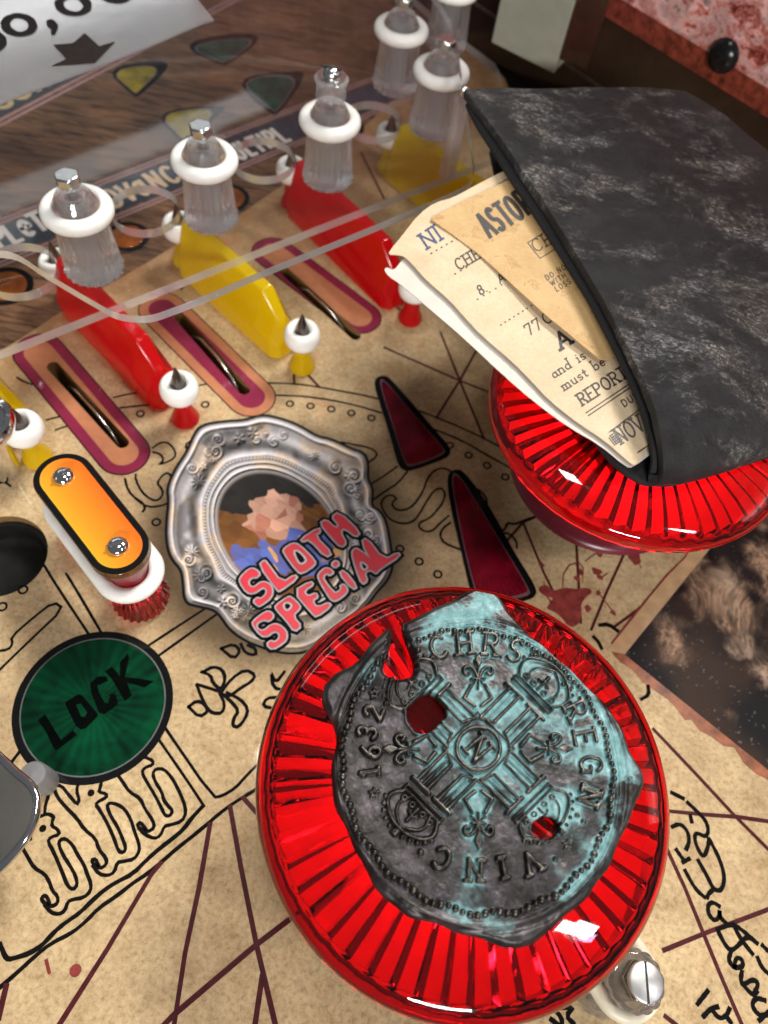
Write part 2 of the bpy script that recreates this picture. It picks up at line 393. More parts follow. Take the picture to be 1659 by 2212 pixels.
c = mixc(nt, mul(edge_n, rng_(d0-3.4, d0-.2, 0, 1.0)), c, (.27, .125, .05))
mc_ = at(603, 1157); ds_ = nt.nodes.new('ShaderNodeVectorMath'); ds_.operation = 'DISTANCE'; ds_.inputs[1].default_value = (mc_.x, mc_.y, 0); nt.links.new(v, ds_.inputs[0])
ms2 = nt.nodes.new('ShaderNodeMapRange'); ms2.interpolation_type = 'SMOOTHSTEP'; ms2.inputs[1].default_value = 3.3; ms2.inputs[2].default_value = 5.0; ms2.inputs[3].default_value = .92; ms2.inputs[4].default_value = 0; nt.links.new(ds_.outputs['Value'], ms2.inputs[0])
c = mixc(nt, ms2.outputs[0], c, (.055, .034, .016))          # airbrushed surround printed with the medallion
c = mixc(nt, ramp(nt, noise(nt, v, 22, 3, .6), [(.70, (0, 0, 0)), (.76, (.55, .55, .55))]), c, (.16, .085, .04))
nt.links.new(c, b.inputs['Base Color'])

m_wood, nt, b = new_mat('plank_print'); setp(b, rough=.5, spec=.12, coat=.35, coatr=.04)
v = coords(nt, (1, 9, 1), (0, 0, -BAND))
g1 = ramp(nt, noise(nt, v, .55, 6, .65, .5), [(.28, (.022, .013, .010)), (.42, (.10, .055, .032)), (.56, (.23, .125, .066)), (.75, (.07, .045, .033))])
g2 = ramp(nt, noise(nt, coords(nt, (1, 3.0, 1), (0, 0, -BAND)), .22, 3), [(.35, (.55, .55, .6)), (.65, (1.15, 1.05, 1))])
g3 = ramp(nt, noise(nt, coords(nt, (1.5, 22, 1), (0, 0, -BAND)), 1.1, 4, .7), [(.35, (.5, .48, .46)), (.6, (1.1, 1.1, 1.1))])
nt.links.new(mixc(nt, .75, mixc(nt, .9, g1, g2, 'MULTIPLY'), g3, 'MULTIPLY'), b.inputs['Base Color'])

m_ink = plain('black_ink', (.006, .005, .005), .6, .3, 8, coat=.3, coatr=.04, spec=.02)
m_web = plain('red_brown_ink', (.060, .009, .012), .42, .35, 5, coat=.35, coatr=.04, spec=.12)
m_blood = plain('blood_ink', (.20, .035, .03), .42, .4, 4, coat=.35, coatr=.04, spec=.12)
m_black = plain('black_print', (.006, .006, .0065), .6, .2, 6, coat=.35, coatr=.04, spec=.02)
m_maroon = plain('maroon_print', (.205, .018, .05), .34, .1, 3, coat=.35, coatr=.04, spec=.12)
m_tan = plain('tan_print', (.42, .17, .085), .34, .1, 3, coat=.35, coatr=.04, spec=.12)
m_pink = plain('pink_line_print', (.36, .22, .22), .36, .15, 5, coat=.35, coatr=.04, spec=.12)
m_navy = plain('blue_black_print', (.035, .042, .06), .33, .2, 4, coat=.35, coatr=.04, spec=.12)
m_cream_ink = plain('cream_print', (.70, .62, .56), .36, .1, 6, coat=.35, coatr=.04, spec=.12)
m_gold_ink = plain('gold_print', (.40, .31, .17), .36, .3, 8, coat=.35, coatr=.04, spec=.12)
m_bronze_ink = plain('pale_bronze_print', (.60, .44, .29), .36, .12, 8, coat=.35, coatr=.04, spec=.12)
m_dark = plain('dark_cavity', (.012, .011, .010), .6, .2, 3)
m_ply = plain('cut_plywood', (.20, .115, .035), .7, .3, 6)

def dir_ext(p, q): return p, q
slotD = [(T(0, 1, [(250, 70), (800, 725)]), T(0, 1, [(345, 165), (795, 660)]), 0),
         (Q(3, [(700, 230), (1085, 610)]), Q(3, [(775, 262), (1055, 580)]), 1),
         ([(590, 545), (776, 685)], Q(3, [(1225, 62), (1535, 345)]), 0)]
slots = []
for capD, holeD, kind in slotD: slots.append((W2(capD), W2(holeD), kind))
SLOT_HOLES = [capsule(h[0], h[1], .20, 10) for c, h, k in slots]
KICK_C = (at(0, 1200).x, at(0, 1200).y); KICK_R = 1.3
KICK = circle(KICK_C, KICK_R, 40)
WALL_A = at(1180, 180, 0); WALL_DIR = Vector((math.cos(math.radians(-36.0)), math.sin(math.radians(-36.0)), 0))
wp = lambda s, o=0.0: (WALL_A.x+WALL_DIR.x*s-WALL_DIR.y*o*-1*-1, WALL_A.y+WALL_DIR.y*s+WALL_DIR.x*o)
def sheet(name, outline, holes, z, mat, parent=None, depth=0.0, wallmat=None):
    """flat sheet with holes; each hole gets walls going down"""
    pts, edges = [], []
    for lp in [outline]+list(holes):
        s = len(pts); pts += [Vector(p) for p in lp]; edges += [(s+i, s+(i+1) % len(lp)) for i in range(len(lp))]
    vs, es, fs, *_ = delaunay_2d_cdt(pts, edges, [], 2, 1e-6)
    cen = lambda f: (sum(vs[i].x for i in f)/len(f), sum(vs[i].y for i in f)/len(f))
    fs = [f for f in fs if inside(cen(f), outline) and not any(inside(cen(f), h) for h in holes)]
    V = [(v.x, v.y, z) for v in vs]; F = [tuple(f) for f in fs]; MI = [0]*len(F)
    if depth:
        for h in holes:
            s = len(V); n = len(h); V += [(p[0], p[1], z) for p in h]+[(p[0], p[1], z-depth) for p in h]
            for i in range(n): F.append((s+i, s+(i+1) % n, s+n+(i+1) % n, s+n+i)); MI.append(1)
    return mesh(name, V, F, [mat, wallmat] if depth else mat, parent, midx=MI)

pf = sheet('playfield', [(-44, -9), (34, -9), wp(48), wp(-20), (-44, 62)], SLOT_HOLES+[KICK], 0.0, m_parch, None, 1.2, m_ply)
tag(pf, 'printed playfield with an old treasure map in black and rust ink', None, None, 'structure')
trough = mesh('underside_board', [(-44, -9, -1.2), (34, -9, -1.2), (34, 62, -1.2), (-44, 62, -1.2)], [(0, 1, 2, 3)], m_dark, pf)

# planked upper half of the print
wl = [(-150, 835), (0, 757), (40, 735), (160, 655), (262, 600), (330, 560), (430, 498), (520, 462), (610, 400), (700, 345), (800, 262), (880, 185), (960, 90), (1040, -40)]
wpoly = W2(wl); wpoly = wpoly+[(wpoly[-1][0]+3, 62), (-44, 62), (-44, wpoly[0][1])]
wood = sheet('plank_print', wpoly, [], .003, m_wood, pf)

ik = Ink(FLAT, .006)         # black ink lines
wb = Ink(FLAT, .0055)        # rust coloured chart lines
def L0(pts, w=.062, sm=1, closed=False): ik.line(chaikin(W2(pts), sm, closed), w*1.22, closed, .25)
t02 = lambda p: T(0, 2, p)
B = W2
L0(t02([(0, 1690), (30, 1770), (55, 1795), (110, 1780), (190, 1755), (270, 1705), (330, 1640), (380, 1590), (440, 1545), (520, 1490), (600, 1410), (680, 1340), (760, 1290), (860, 1240), (960, 1140), (1040, 1070), (1120, 1010), (1190, 950), (1240, 880), (1318, 797)]), .085)
L0(t02([(1320, 797), (1200, 615), (1030, 370)]), .062)
L0(t02([(-30, 2000), (100, 1890), (230, 1770), (330, 1690), (470, 1620), (560, 1545), (640, 1460), (760, 1380), (860, 1300), (960, 1235), (1050, 1160), (1140, 1080), (1230, 1010), (1340, 920), (1420, 850), (1500, 790), (1580, 740), (1680, 680)]), .075)
L0(t02([(1075, 300), (1380, 745), (1440, 735), (1530, 680), (1590, 610), (1680, 520)]), .062)
c1 = [[(140, 1060), (180, 1130), (220, 1200), (290, 1240), (320, 1290), (340, 1350), (375, 1385), (375, 1430), (335, 1452), (295, 1435), (268, 1405), (280, 1380), (305, 1385), (320, 1430)],
      [(290, 1440), (330, 1490), (380, 1502), (420, 1480), (440, 1420), (470, 1405), (545, 1393), (588, 1350), (590, 1300), (565, 1240), (545, 1180), (500, 1110), (470, 1050), (425, 1010), (390, 1018), (380, 1050), (410, 1120), (450, 1180), (490, 1250), (502, 1310), (475, 1342), (440, 1322), (400, 1220), (350, 1100), (310, 1030), (330, 1000), (385, 985), (375, 950), (335, 930), (340, 895), (350, 870), (310, 848), (270, 865), (240, 865)],
      [(245, 735), (300, 700), (315, 735), (295, 790), (290, 845)],
      [(345, 665), (370, 740), (420, 800), (500, 880), (545, 950), (620, 1010), (640, 1080), (690, 1140), (690, 1180), (650, 1205), (610, 1180), (592, 1150), (620, 1142), (640, 1185)],
      [(600, 1185), (640, 1240), (700, 1252), (742, 1228), (760, 1165), (800, 1158), (870, 1145), (905, 1090), (900, 1040), (870, 960), (850, 890), (810, 820), (760, 788), (710, 778), (692, 800), (720, 870), (760, 930), (790, 1000), (817, 1070), (802, 1102), (768, 1095), (740, 1010), (700, 920), (650, 830), (620, 790), (640, 768), (690, 745), (690, 720), (640, 710), (650, 680), (660, 630)],
      [(345, 665), (400, 668), (440, 720), (500, 792), (515, 760), (495, 700), (512, 640)],
      [(765, 600), (800, 650), (840, 710), (910, 750), (940, 820), (990, 890), (1002, 940), (960, 967), (920, 955), (888, 925), (910, 903), (945, 950)],
      [(900, 945), (940, 985), (1000, 1012), (1040, 992), (1065, 930), (1100, 923), (1180, 900), (1207, 840), (1190, 770), (1150, 680), (1110, 610), (1060, 558), (1010, 558), (988, 590), (1010, 650), (1050, 710), (1060, 760), (1090, 800), (1120, 830), (1102, 864), (1070, 862), (1050, 820), (1010, 740), (950, 640), (918, 580), (940, 550), (990, 533), (992, 505), (945, 485)]]
for s in c1: L0(t02(s), .068)
for cx_, cy_ in ((278, 945), (590, 715)): ik.fill(circle(B(t02([(cx_, cy_)]))[0], .085, 12))
ik.fill(W2(t02([(165, 1000), (205, 960), (210, 1020), (190, 1030)])))
for s in ([(880, 690), (920, 668), (960, 680), (975, 720), (955, 770), (920, 740), (910, 705), (870, 690)], [(955, 780), (1000, 720), (1060, 680), (1105, 705), (1085, 735), (1040, 760), (990, 800), (955, 785)],
          [(850, 745), (900, 760), (955, 778)], [(850, 745), (870, 800), (895, 850), (920, 870), (960, 870), (972, 830), (950, 785)], [(815, 842), (850, 815), (885, 830), (900, 862), (860, 887), (815, 842)],
          [(980, 780), (1040, 810), (1072, 850), (1062, 890), (1030, 930), (1005, 925), (1010, 890), (1032, 860), (1000, 820), (970, 795)], [(955, 590), (1010, 570), (1040, 600), (1010, 636), (955, 590)],
          [(1070, 575), (1105, 590), (1105, 620), (1060, 610), (1040, 570)], [(1230, 690), (1190, 740), (1170, 690), (1180, 760), (1230, 770)], [(1200, 800), (1150, 805), (1135, 840), (1190, 850)]): L0(Q(5, s), .075)
for s in ([(640, 578), (890, 415)], [(690, 618), (950, 432)], [(190, 230), (255, 335), (385, 530)], [(285, 265), (335, 345), (440, 525)],
          [(-20, 602), (35, 596), (55, 572), (48, 540), (140, 460), (232, 388), (275, 418), (140, 545), (-20, 700)]): L0(Q(5, s), .062)
for s in ([(85, 1035), (40, 1095)],): L0(Q(5, s), .07)
for s in ([(60, 270), (250, 275), (400, 295), (560, 325), (700, 350), (800, 375)], [(1060, 452), (1170, 495), (1320, 555), (1480, 630), (1680, 738)],
          [(130, 350), (300, 355), (480, 380), (650, 415), (815, 465)], [(1140, 565), (1330, 640), (1500, 740), (1670, 832)],
          [(555, 655), (640, 670), (740, 690), (787, 725), (770, 760), (720, 790), (695, 860)], [(555, 655), (560, 690), (600, 750), (622, 850)],
          [(180, 642), (300, 650), (390, 645), (420, 620), (462, 640), (455, 680), (432, 730)], [(720, 940), (820, 880), (915, 812)], [(740, 1040), (840, 970), (920, 920), (980, 845)],
          [(910, 1020), (890, 998), (850, 998), (808, 1040), (820, 1090), (860, 1150), (920, 1178), (980, 1182), (1030, 1160), (1070, 1100), (1110, 1030), (1150, 970), (1195, 948), (1227, 980), (1215, 1040), (1170, 1100), (1120, 1150), (1062, 1172), (1052, 1205), (1100, 1237), (1150, 1225), (1190, 1180), (1250, 1130)],
          [(910, 1020), (878, 1050), (900, 1090), (960, 1097), (1020, 1065), (1080, 980), (1110, 890), (1150, 840), (1210, 818), (1270, 845), (1310, 900), (1380, 930), (1470, 980), (1502, 1040), (1480, 1080), (1420, 1120)],
          [(1260, 1175), (1210, 1210), (1190, 1260), (1220, 1310), (1320, 1348)]): L0(T(1, 1, s), .058)
for s in ([(500, 110), (498, 75), (522, 80), (532, 45), (560, 55), (610, 35), (660, 18)], [(500, 105), (520, 138)]): L0(Q(6, s), .06)
for s in ([(990, 692), (1030, 660), (1080, 652), (1125, 690), (1142, 740), (1110, 772), (1030, 802), (1062, 770), (1040, 730), (990, 718)], [(1040, 945), (1018, 920), (1050, 870), (1092, 848), (1122, 900), (1105, 960)],
          [(1040, 945), (1060, 985), (1030, 1030), (985, 1030), (920, 980), (880, 900), (880, 860)], [(810, 890), (830, 970), (900, 1040), (960, 1075), (1040, 1068), (1085, 1050)], [(870, 1010), (930, 1050), (940, 1085), (925, 1105)],
          [(735, 365), (820, 345), (900, 332), (1000, 330)], [(780, 432), (900, 418), (1000, 412)], [(1270, 290), (1390, 268)], [(300, 510), (420, 480)], [(360, 575), (480, 535)], [(0, 920), (30, 912), (70, 940)],
          [(110, 235), (160, 265), (210, 280)], [(1205, 690), (1210, 655), (1290, 640), (1420, 645)], [(1205, 690), (1240, 720)]): L0(T(0, 1, s), .058)
for s in ([(560, 1820), (600, 1730), (700, 1650), (820, 1640), (950, 1600)], [(1170, 1880), (1390, 1660)], [(760, 1350), (780, 1480), (640, 1500)]): L0(T(0, 0, s), .05)
for p in T(1, 1, [(220, 405), (353, 420), (487, 440), (618, 465), (748, 497), (1255, 675), (1378, 738), (1497, 805), (1615, 880), (933, 1345), (1057, 1427), (1178, 1510)])+T(0, 1, [(910, 470), (1330, 410), (1013, 1172), (150, 1610), (15, 1720)]):
    ik.line(circle(W2([p])[0], .115, 18), .062, True)
for s in ([(230, 2090), (300, 2140), (330, 2200), (300, 2250)], [(290, 2110), (400, 2100), (350, 2160), (400, 2212)], [(250, 2180), (330, 2240)]): L0(T(2, 2, s), .085)
# running handwriting down the right edge
hand = [[(1032, 712), (1112, 752)], [(1135, 775), (1210, 845), (1262, 905), (1274, 970), (1252, 1000), (1205, 975), (1182, 985), (1190, 1050), (1240, 1142), (1272, 1060), (1275, 1010)],
        [(1275, 1010), (1330, 1110), (1368, 1210), (1377, 1290), (1352, 1352), (1305, 1340), (1262, 1250), (1205, 1150)], [(1120, 1215), (1165, 1300), (1205, 1355), (1250, 1392)], [(1305, 1340), (1275, 1365), (1262, 1395)],
        [(1345, 1450), (1300, 1420), (1268, 1440), (1272, 1500), (1310, 1545), (1345, 1520), (1345, 1460), (1345, 1520), (1390, 1560)], [(1330, 1600), (1430, 1560), (1500, 1610), (1590, 1690)], [(1330, 1600), (1380, 1700), (1420, 1740), (1470, 1700), (1520, 1640), (1590, 1690)],
        [(1430, 1560), (1480, 1660), (1560, 1760)], [(1420, 1740), (1400, 1800), (1440, 1850), (1500, 1840), (1490, 1790), (1450, 1780), (1440, 1850)], [(1490, 1870), (1480, 1930), (1500, 1960), (1560, 1920), (1600, 1950), (1570, 2010)],
        [(1490, 1950), (1560, 2030), (1590, 2000)], [(1640, 2060), (1580, 2040), (1550, 2090), (1600, 2160), (1660, 2150)], [(1600, 2190), (1680, 2120)], [(1620, 1700), (1660, 1740)], [(1590, 1780), (1620, 1850), (1680, 1900)],
        [(1035, 935), (1088, 912), (1138, 960), (1150, 1030), (1128, 1082)], [(1062, 1080), (1112, 1150)], [(1150, 1140), (1105, 1165)], [(1270, 1995), (1200, 2085)], [(1238, 2165), (1290, 2110), (1335, 2100)], [(1290, 2110), (1340, 2180), (1390, 2160), (1410, 2110)], [(1390, 2165), (1420, 2205)],
        [(1155, 860), (1165, 905)]]
for s in hand: L0(T(2, 2, s), .085, 2)
for s in ([(1580, 1250), (1640, 1240), (1690, 1300), (1690, 1340)],): L0(T(1, 1, s), .06)
for s in ([(930, 490), (970, 485), (1010, 515)], [(905, 540), (925, 560), (940, 590)]): L0(Q(6, s), .1)
for s in ([(1140, 750), (1145, 790), (1110, 810)],): L0(Q(6, s), .08)
black_lines = ik.make('map_line_art', m_ink, pf)

def R0(pts, w=.10): wb.line(W2(pts), w, False, .2)
star = (553+1320/3, 737.33+255/3)
for a, bb in (((830, 40), (1320, 255)), ((1320, 255), (1505, 328)), ((1195, -60), (1320, 255)), ((1450, 20), (1320, 255)), ((1320, 255), (1172, 490)), ((1320, 255), (1478, 632)), ((245, 215), (248, 276)), ((330, 210), (405, 292))): R0(T(1, 1, [a, bb]), .085)
R0([(888, 690), (735, 560), (640, 440)], .07); R0([(1060, 690), (960, 560), (905, 470)], .07); R0([(780, 330), (830, 430)], .1)
for a in ([(520, 138), (600, 45), (690, 5)], [(600, 45), (640, 140), (690, 262), (765, 410)], [(830, 120), (840, 300), (850, 480)], [(1045, 165), (960, 350), (895, 510)], [(1190, 340), (1100, 420), (990, 500)]): R0(Q(6, a), .085)
for a in ([(915, 300), (1190, 590), (1440, 860), (1700, 1120)], [(1020, 833), (1250, 855), (1460, 870), (1700, 905)], [(1000, 1070), (1120, 1330), (1250, 1650), (1370, 1940), (1500, 2240)], [(980, 1735), (1260, 1620), (1700, 1455)], [(990, 2160), (1080, 2230)]): R0(T(2, 2, a), .1)
for a in ([(1045, 1165), (980, 1245), (700, 1720), (370, 2240)], [(1362, 915), (1290, 1330), (1200, 1750), (1125, 2240)], [(1490, 800), (1560, 1190), (1660, 1690), (1790, 2240)], [(1040, 2240), (1130, 2150), (1660, 1700), (1870, 1540)], [(1575, 745), (1660, 840)], [(42, 1960), (-10, 2180)], [(1700, 1900), (1640, 2300)]): R0(t02(a), .115)
web = wb.make('chart_lines', m_web, pf)

bl = Ink(FLAT, .0075)
splat = Q(6, [(660, 330), (700, 310), (730, 345), (780, 325), (830, 335), (880, 325), (905, 345), (870, 370), (850, 400), (855, 440), (840, 490), (800, 500), (770, 460), (735, 430), (700, 420), (715, 395), (735, 370), (690, 365)])
bl.fill(chaikin(W2(splat), 2, True))
for (x, y, r) in ((930, 172, .16), (1085, 198, .2), (918, 258, .15), (935, 283, .1), (880, 418, .1), (990, 435, .09), (925, 350, .08), (680, 228, .09), (700, 340, .1), (835, 290, .1), (850, 260, .09), (730, 395, .12)):
    p = W2(Q(6, [(x, y)]))[0]; bl.fill([(p[0]+r*(1+.25*math.sin(3*a+x))*math.cos(a), p[1]+r*(1+.3*math.cos(2*a+y))*math.sin(a)) for a in np.linspace(0, 2*PI, 14, endpoint=False)])
for s in ([(920, 175), (870, 212)], [(1090, 205), (1110, 240)], [(930, 355), (995, 438)], [(770, 340), (775, 270), (800, 230), (840, 218), (860, 240), (858, 300)], [(690, 300), (700, 360), (730, 400)], [(940, 285), (965, 265)]): bl.line(W2(Q(6, s)), .05, taper=True)
bl.line(W2(t02([(300, 1800), (320, 1880)])), .09, taper=True); bl.fill(circle(W2(t02([(490, 1865)]))[0], .13, 10))
blood = bl.make('ink_splatter', m_blood, pf)

# ---- printed lane capsules with their cut slots, each a roll-over wire in it
for i, (cp, hl, kind) in enumerate(slots):
    a, c_ = Vector(cp[0]), Vector(cp[1])
    for nm, r, mt, z in (('lane_outline', .83, m_black, .010), ('lane_capsule', .79, m_maroon if kind == 0 else m_tan, .013), ('lane_capsule_core', .47, m_tan if kind == 0 else m_maroon, .016)):
        sheet(nm, capsule(a, c_, r, 16), [SLOT_HOLES[i]], z, mt, pf)
m_wire = plain('steel_wire', (.55, .53, .50), .22, .1, 5, metal=1.0)
m_steel = plain('zinc_steel', (.62, .63, .62), .2, .12, 6, metal=1.0)
m_chrome = plain('chrome', (.72, .72, .73), .08, .05, 3, metal=1.0)
lab = ['thin steel roll-over wire in the slot of the leftmost maroon edged lane', 'thin steel roll-over wire in the slot of the tan edged middle lane', 'thin steel roll-over wire in the lane slot nearest the wallet']
def poly_tube(name, pts, r, mat, parent=None, n=8):
    V, F = [], []; P = [Vector(p) for p in pts]
    for i, p in enumerate(P):
        t = (P[min(i+1, len(P)-1)]-P[max(i-1, 0)]).normalized(); u = t.cross(Vector((0, 0, 1)));
        if u.length < 1e-3: u = Vector((1, 0, 0))
        u.normalize(); w = t.cross(u)
        V += [p+(u*math.cos(2*PI*k/n)+w*math.sin(2*PI*k/n))*r for k in range(n)]
    for i in range(len(P)-1):
        for k in range(n): F.append((i*n+k, i*n+(k+1) % n, (i+1)*n+(k+1) % n, (i+1)*n+k))
    F += [tuple(range(n)), tuple((len(P)-1)*n+k for k in reversed(range(n)))]
    o = mesh(name, V, F, mat, parent, True); fix_normals(o); return o
for i, (cp, hl, kind) in enumerate(slots):
    a, c_ = Vector(hl[0]), Vector(hl[1]); d = c_-a
    P = [(*(a+d*.12), -.95), (*(a+d*.2), -.25), (*(a+d*.35), .10), (*(a+d*.6), .12), (*(a+d*.82), -.12), (*(a+d*.95), -.75)]
    P = [tuple(q) for q in np.array(sum([[tuple(np.array(P[k])*(1-s)+np.array(P[k+1])*s) for s in (0, .5)] for k in range(len(P)-1)], [])+[P[-1]])]
    tag(poly_tube('rollover_wire', P, .045, m_wire), lab[i], 'wire switch', 'roll-over wires in the lane slots')

# ---- kick-out hole
kh = lathe('kickout_cup', [(KICK_R-.02, -.30), (KICK_R-.14, -.34), (KICK_R-.18, -.95), (KICK_R-.5, -1.1), (.35, -1.12), (0, -1.13)], plain('hole_darkness', (.010, .010, .009), .55, .3, 3, spec=.15), pf, 48)  # near-black colour stands in for the darkness inside the hole
kh.location = (KICK_C[0], KICK_C[1], 0)

# ---- inserts
def insert_mat(name, col, dark, ctr, n=46):
    m, nt, b = new_mat(name); setp(b, rough=.5, spec=.02, coat=.4, coatr=.03)
    tc = nt.nodes.new('ShaderNodeTexCoord'); sp = nt.nodes.new('ShaderNodeSeparateXYZ'); nt.links.new(tc.outputs['Object'], sp.inputs[0])
    at2 = nt.nodes.new('ShaderNodeMath'); at2.operation = 'ARCTAN2'; nt.links.new(sp.outputs[1], at2.inputs[0]); nt.links.new(sp.outputs[0], at2.inputs[1])
    mm = nt.nodes.new('ShaderNodeMath'); mm.operation = 'MULTIPLY'; mm.inputs[1].default_value = n; nt.links.new(at2.outputs[0], mm.inputs[0])
    sn = nt.nodes.new('ShaderNodeMath'); sn.operation = 'SINE'; nt.links.new(mm.outputs[0], sn.inputs[0])
    f = noise(nt, coords(nt), .9, 5, .6, .5)
    ad = nt.nodes.new('ShaderNodeMath'); ad.operation = 'MULTIPLY_ADD'; ad.inputs[1].default_value = .05; nt.links.new(sn.outputs[0], ad.inputs[0]); nt.links.new(f, ad.inputs[2])
    nt.links.new(ramp(nt, ad.outputs[0], [(.32, dark), (.68, col)]), b.inputs['Base Color'])
    bump(nt, b, noise(nt, coords(nt), 9, 3), .08, .02)
    return m
lk = W2([(32, 1526), (372, 1526), (202, 1362), (202, 1690)]); LC = (sum(p[0] for p in lk)/4, sum(p[1] for p in lk)/4)
lock = empty('lock_insert', (LC[0], LC[1], 0)); lock.parent = pf; lock['label'] = 'round green insert reading LOCK in a black ring'
o = sheet('black_ring', circle((0, 0), 2.02, 72), [], .010, m_black, lock)
m_green = insert_mat('green_insert', (.0008, .054, .019), (.0006, .011, .005), LC, 30)
o = lathe('green_disc', [(1.80, .012), (1.79, .022), (1.70, .027), (.9, .03), (0, .03)], m_green, lock, 64)
o = lathe('insert_rim', [(1.835, .0125), (1.83, .024), (1.80, .024), (1.795, .014)], plain('grey_rim', (.10, .11, .105), .3, .2, 4), lock, 64)
lt = Ink(FLAT, .034)
def LK(pts, hole=None):
    cv = lambda P: [(x-LC[0], y-LC[1]) for x, y in W2([(27.43+a*.21494, 1371.5+b_*.21494) for a, b_ in P])]
    P = cv(pts)
    if hole:      # split round the opening: fill as a ring
        Hh = cv(hole); n = len(P); k = min(range(n), key=lambda i: (P[i][0]-Hh[0][0])**2+(P[i][1]-Hh[0][1])**2)
        P = P[k:]+P[:k+1]+[(x+1e-4, y) for x, y in [Hh[0]]+Hh[:0:-1]]+[(Hh[0][0]+2e-4, Hh[0][1])]
        pts2 = [Vector(p) for p in cv(pts)]+[Vector(p) for p in Hh]; a_, b2_ = len(pts), len(Hh)
        vs, es, fs, *_ = delaunay_2d_cdt(pts2, [(i, (i+1) % a_) for i in range(a_)]+[(a_+i, a_+(i+1) % b2_) for i in range(b2_)], [], 1, 1e-6)
        s0 = len(lt.V); lt.V += [(v_.x, v_.y, lt.lift) for v_ in vs]
        lt.F += [tuple(s0+i for i in f_) for f_ in fs if not inside((sum(vs[i].x for i in f_)/len(f_), sum(vs[i].y for i in f_)/len(f_)), Hh)]
    else: lt.fill(P)
LK([(255, 860), (330, 800), (420, 950), (490, 1060), (610, 960), (650, 1010), (440, 1165), (410, 1130), (340, 980)])
LK([(530, 680), (660, 600), (700, 610), (860, 800), (850, 830), (740, 940), (690, 955), (640, 920), (540, 720)], [(640, 705), (690, 690), (752, 785), (722, 832), (688, 820)])
LK([(780, 490), (860, 420), (940, 420), (962, 462), (890, 500), (852, 512), (870, 580), (930, 690), (962, 690), (985, 600), (1030, 595), (1062, 680), (1050, 712), (920, 802), (868, 782), (790, 580)])
LK([(930, 370), (1000, 320), (1080, 420), (1080, 280), (1160, 190), (1172, 240), (1150, 340), (1130, 430), (1270, 440), (1420, 470), (1330, 532), (1180, 490), (1150, 480), (1202, 612), (1130, 667), (1100, 620), (1000, 450)])
lt.make('lettering', plain('insert_lettering', (.002, .003, .0025), .7, .2, 6, spec=.0), lock)

m_redins = insert_mat('red_insert', (.26, .005, .022), (.07, .002, .008), (0, 0), 60)
m_grey_line = plain('grey_insert_edge', (.16, .09, .10), .35, .2, 5)
def tri_insert(outer, inner, mat, parent, lab):
    O = chaikin(W2(outer), 2, True); I = chaikin(W2(inner), 2, True); c = (sum(p[0] for p in I)/len(I), sum(p[1] for p in I)/len(I))
    e = empty('triangle_insert', (c[0], c[1], 0)); e.parent = parent; e['label'] = lab
    loc = lambda P, k=1.0: [((p[0]-c[0])*k, (p[1]-c[1])*k) for p in P]
    sheet('black_border', loc(O), [], .010, m_black, e)
    prism('insert_edge', loc(I, 1.05), .011, .016, m_grey_line, e)
    prism('coloured_lens', loc(I), .012, .024, mat, e)
tri_insert(T(1, 1, [(758, 262), (800, 222), (850, 225), (890, 262), (1060, 455), (1150, 565), (1255, 680), (1262, 730), (1225, 762), (1000, 845), (950, 835), (918, 800), (865, 600), (800, 400)]),
           T(1, 1, [(800, 262), (842, 262), (1010, 470), (1212, 690), (1215, 725), (1010, 805), (965, 790), (880, 520)]), m_redins, pf, 'narrow red arrow insert nearer to the wallet')
tri_insert(Q(6, [(268, -150), (300, -185), (345, -180), (460, -20), (560, 170), (655, 320), (660, 360), (620, 385), (430, 420), (385, 400), (330, 160), (290, 0)]),
           Q(6, [(290, -150), (325, -158), (440, 30), (620, 325), (620, 355), (430, 385), (400, 360), (340, 120)]), m_redins, pf, 'narrow red arrow insert half under the red bumper cap')
m_yel_ins = insert_mat('yellow_insert', (.34, .26, .02), (.09, .07, .02), (0, 0), 30)
m_grn_ins = insert_mat('dark_green_insert', (.012, .075, .05), (.008, .02, .018), (0, 0), 30)
m_org_ins = insert_mat('orange_insert', (.36, .10, .012), (.12, .03, .01), (0, 0), 40)
tri_insert([(222, 148), (345, 128), (372, 142), (300, 210), (288, 208)], [(236, 152), (355, 140), (296, 202), (290, 200)], m_yel_ins, pf, 'yellow arrow insert on the planks below the black star')
tri_insert([(330, 243), (470, 226), (495, 232), (400, 308), (388, 305)], [(342, 245), (480, 233), (398, 300), (390, 296)], m_yel_ins, pf, 'yellow arrow insert on the planks behind a clear post')
tri_insert([(388, 98), (480, 72), (580, 74), (494, 142), (470, 140)], [(400, 98), (565, 78), (490, 135), (474, 134)], m_grn_ins, pf, 'dark green arrow insert farthest up the planks')
tri_insert([(498, 168), (640, 152), (664, 160), (605, 246), (585, 250)], [(510, 172), (652, 160), (600, 240), (586, 240)], m_grn_ins, pf, 'dark green arrow insert beside the tallest screw')
for x, y, r, lb in ((275, 511, .62, 'round orange insert behind the leftmost clear post'), (12, 618, .72, 'round orange insert at the left edge of the planks'), (492, 428, .66, 'round orange insert behind the second clear post'), (745, 275, .66, 'round orange insert beside the third clear post')):
    c = W2([(x, y)])[0]; e = empty('round_insert', (c[0], c[1], 0)); e.parent = pf; e['label'] = lb
    sheet('black_ring', circle((0, 0), r*1.32, 40), [], .010, m_black, e)
    lathe('coloured_lens', [(r, .011), (r-.02, .022), (0, .026)], m_org_ins, e, 40)

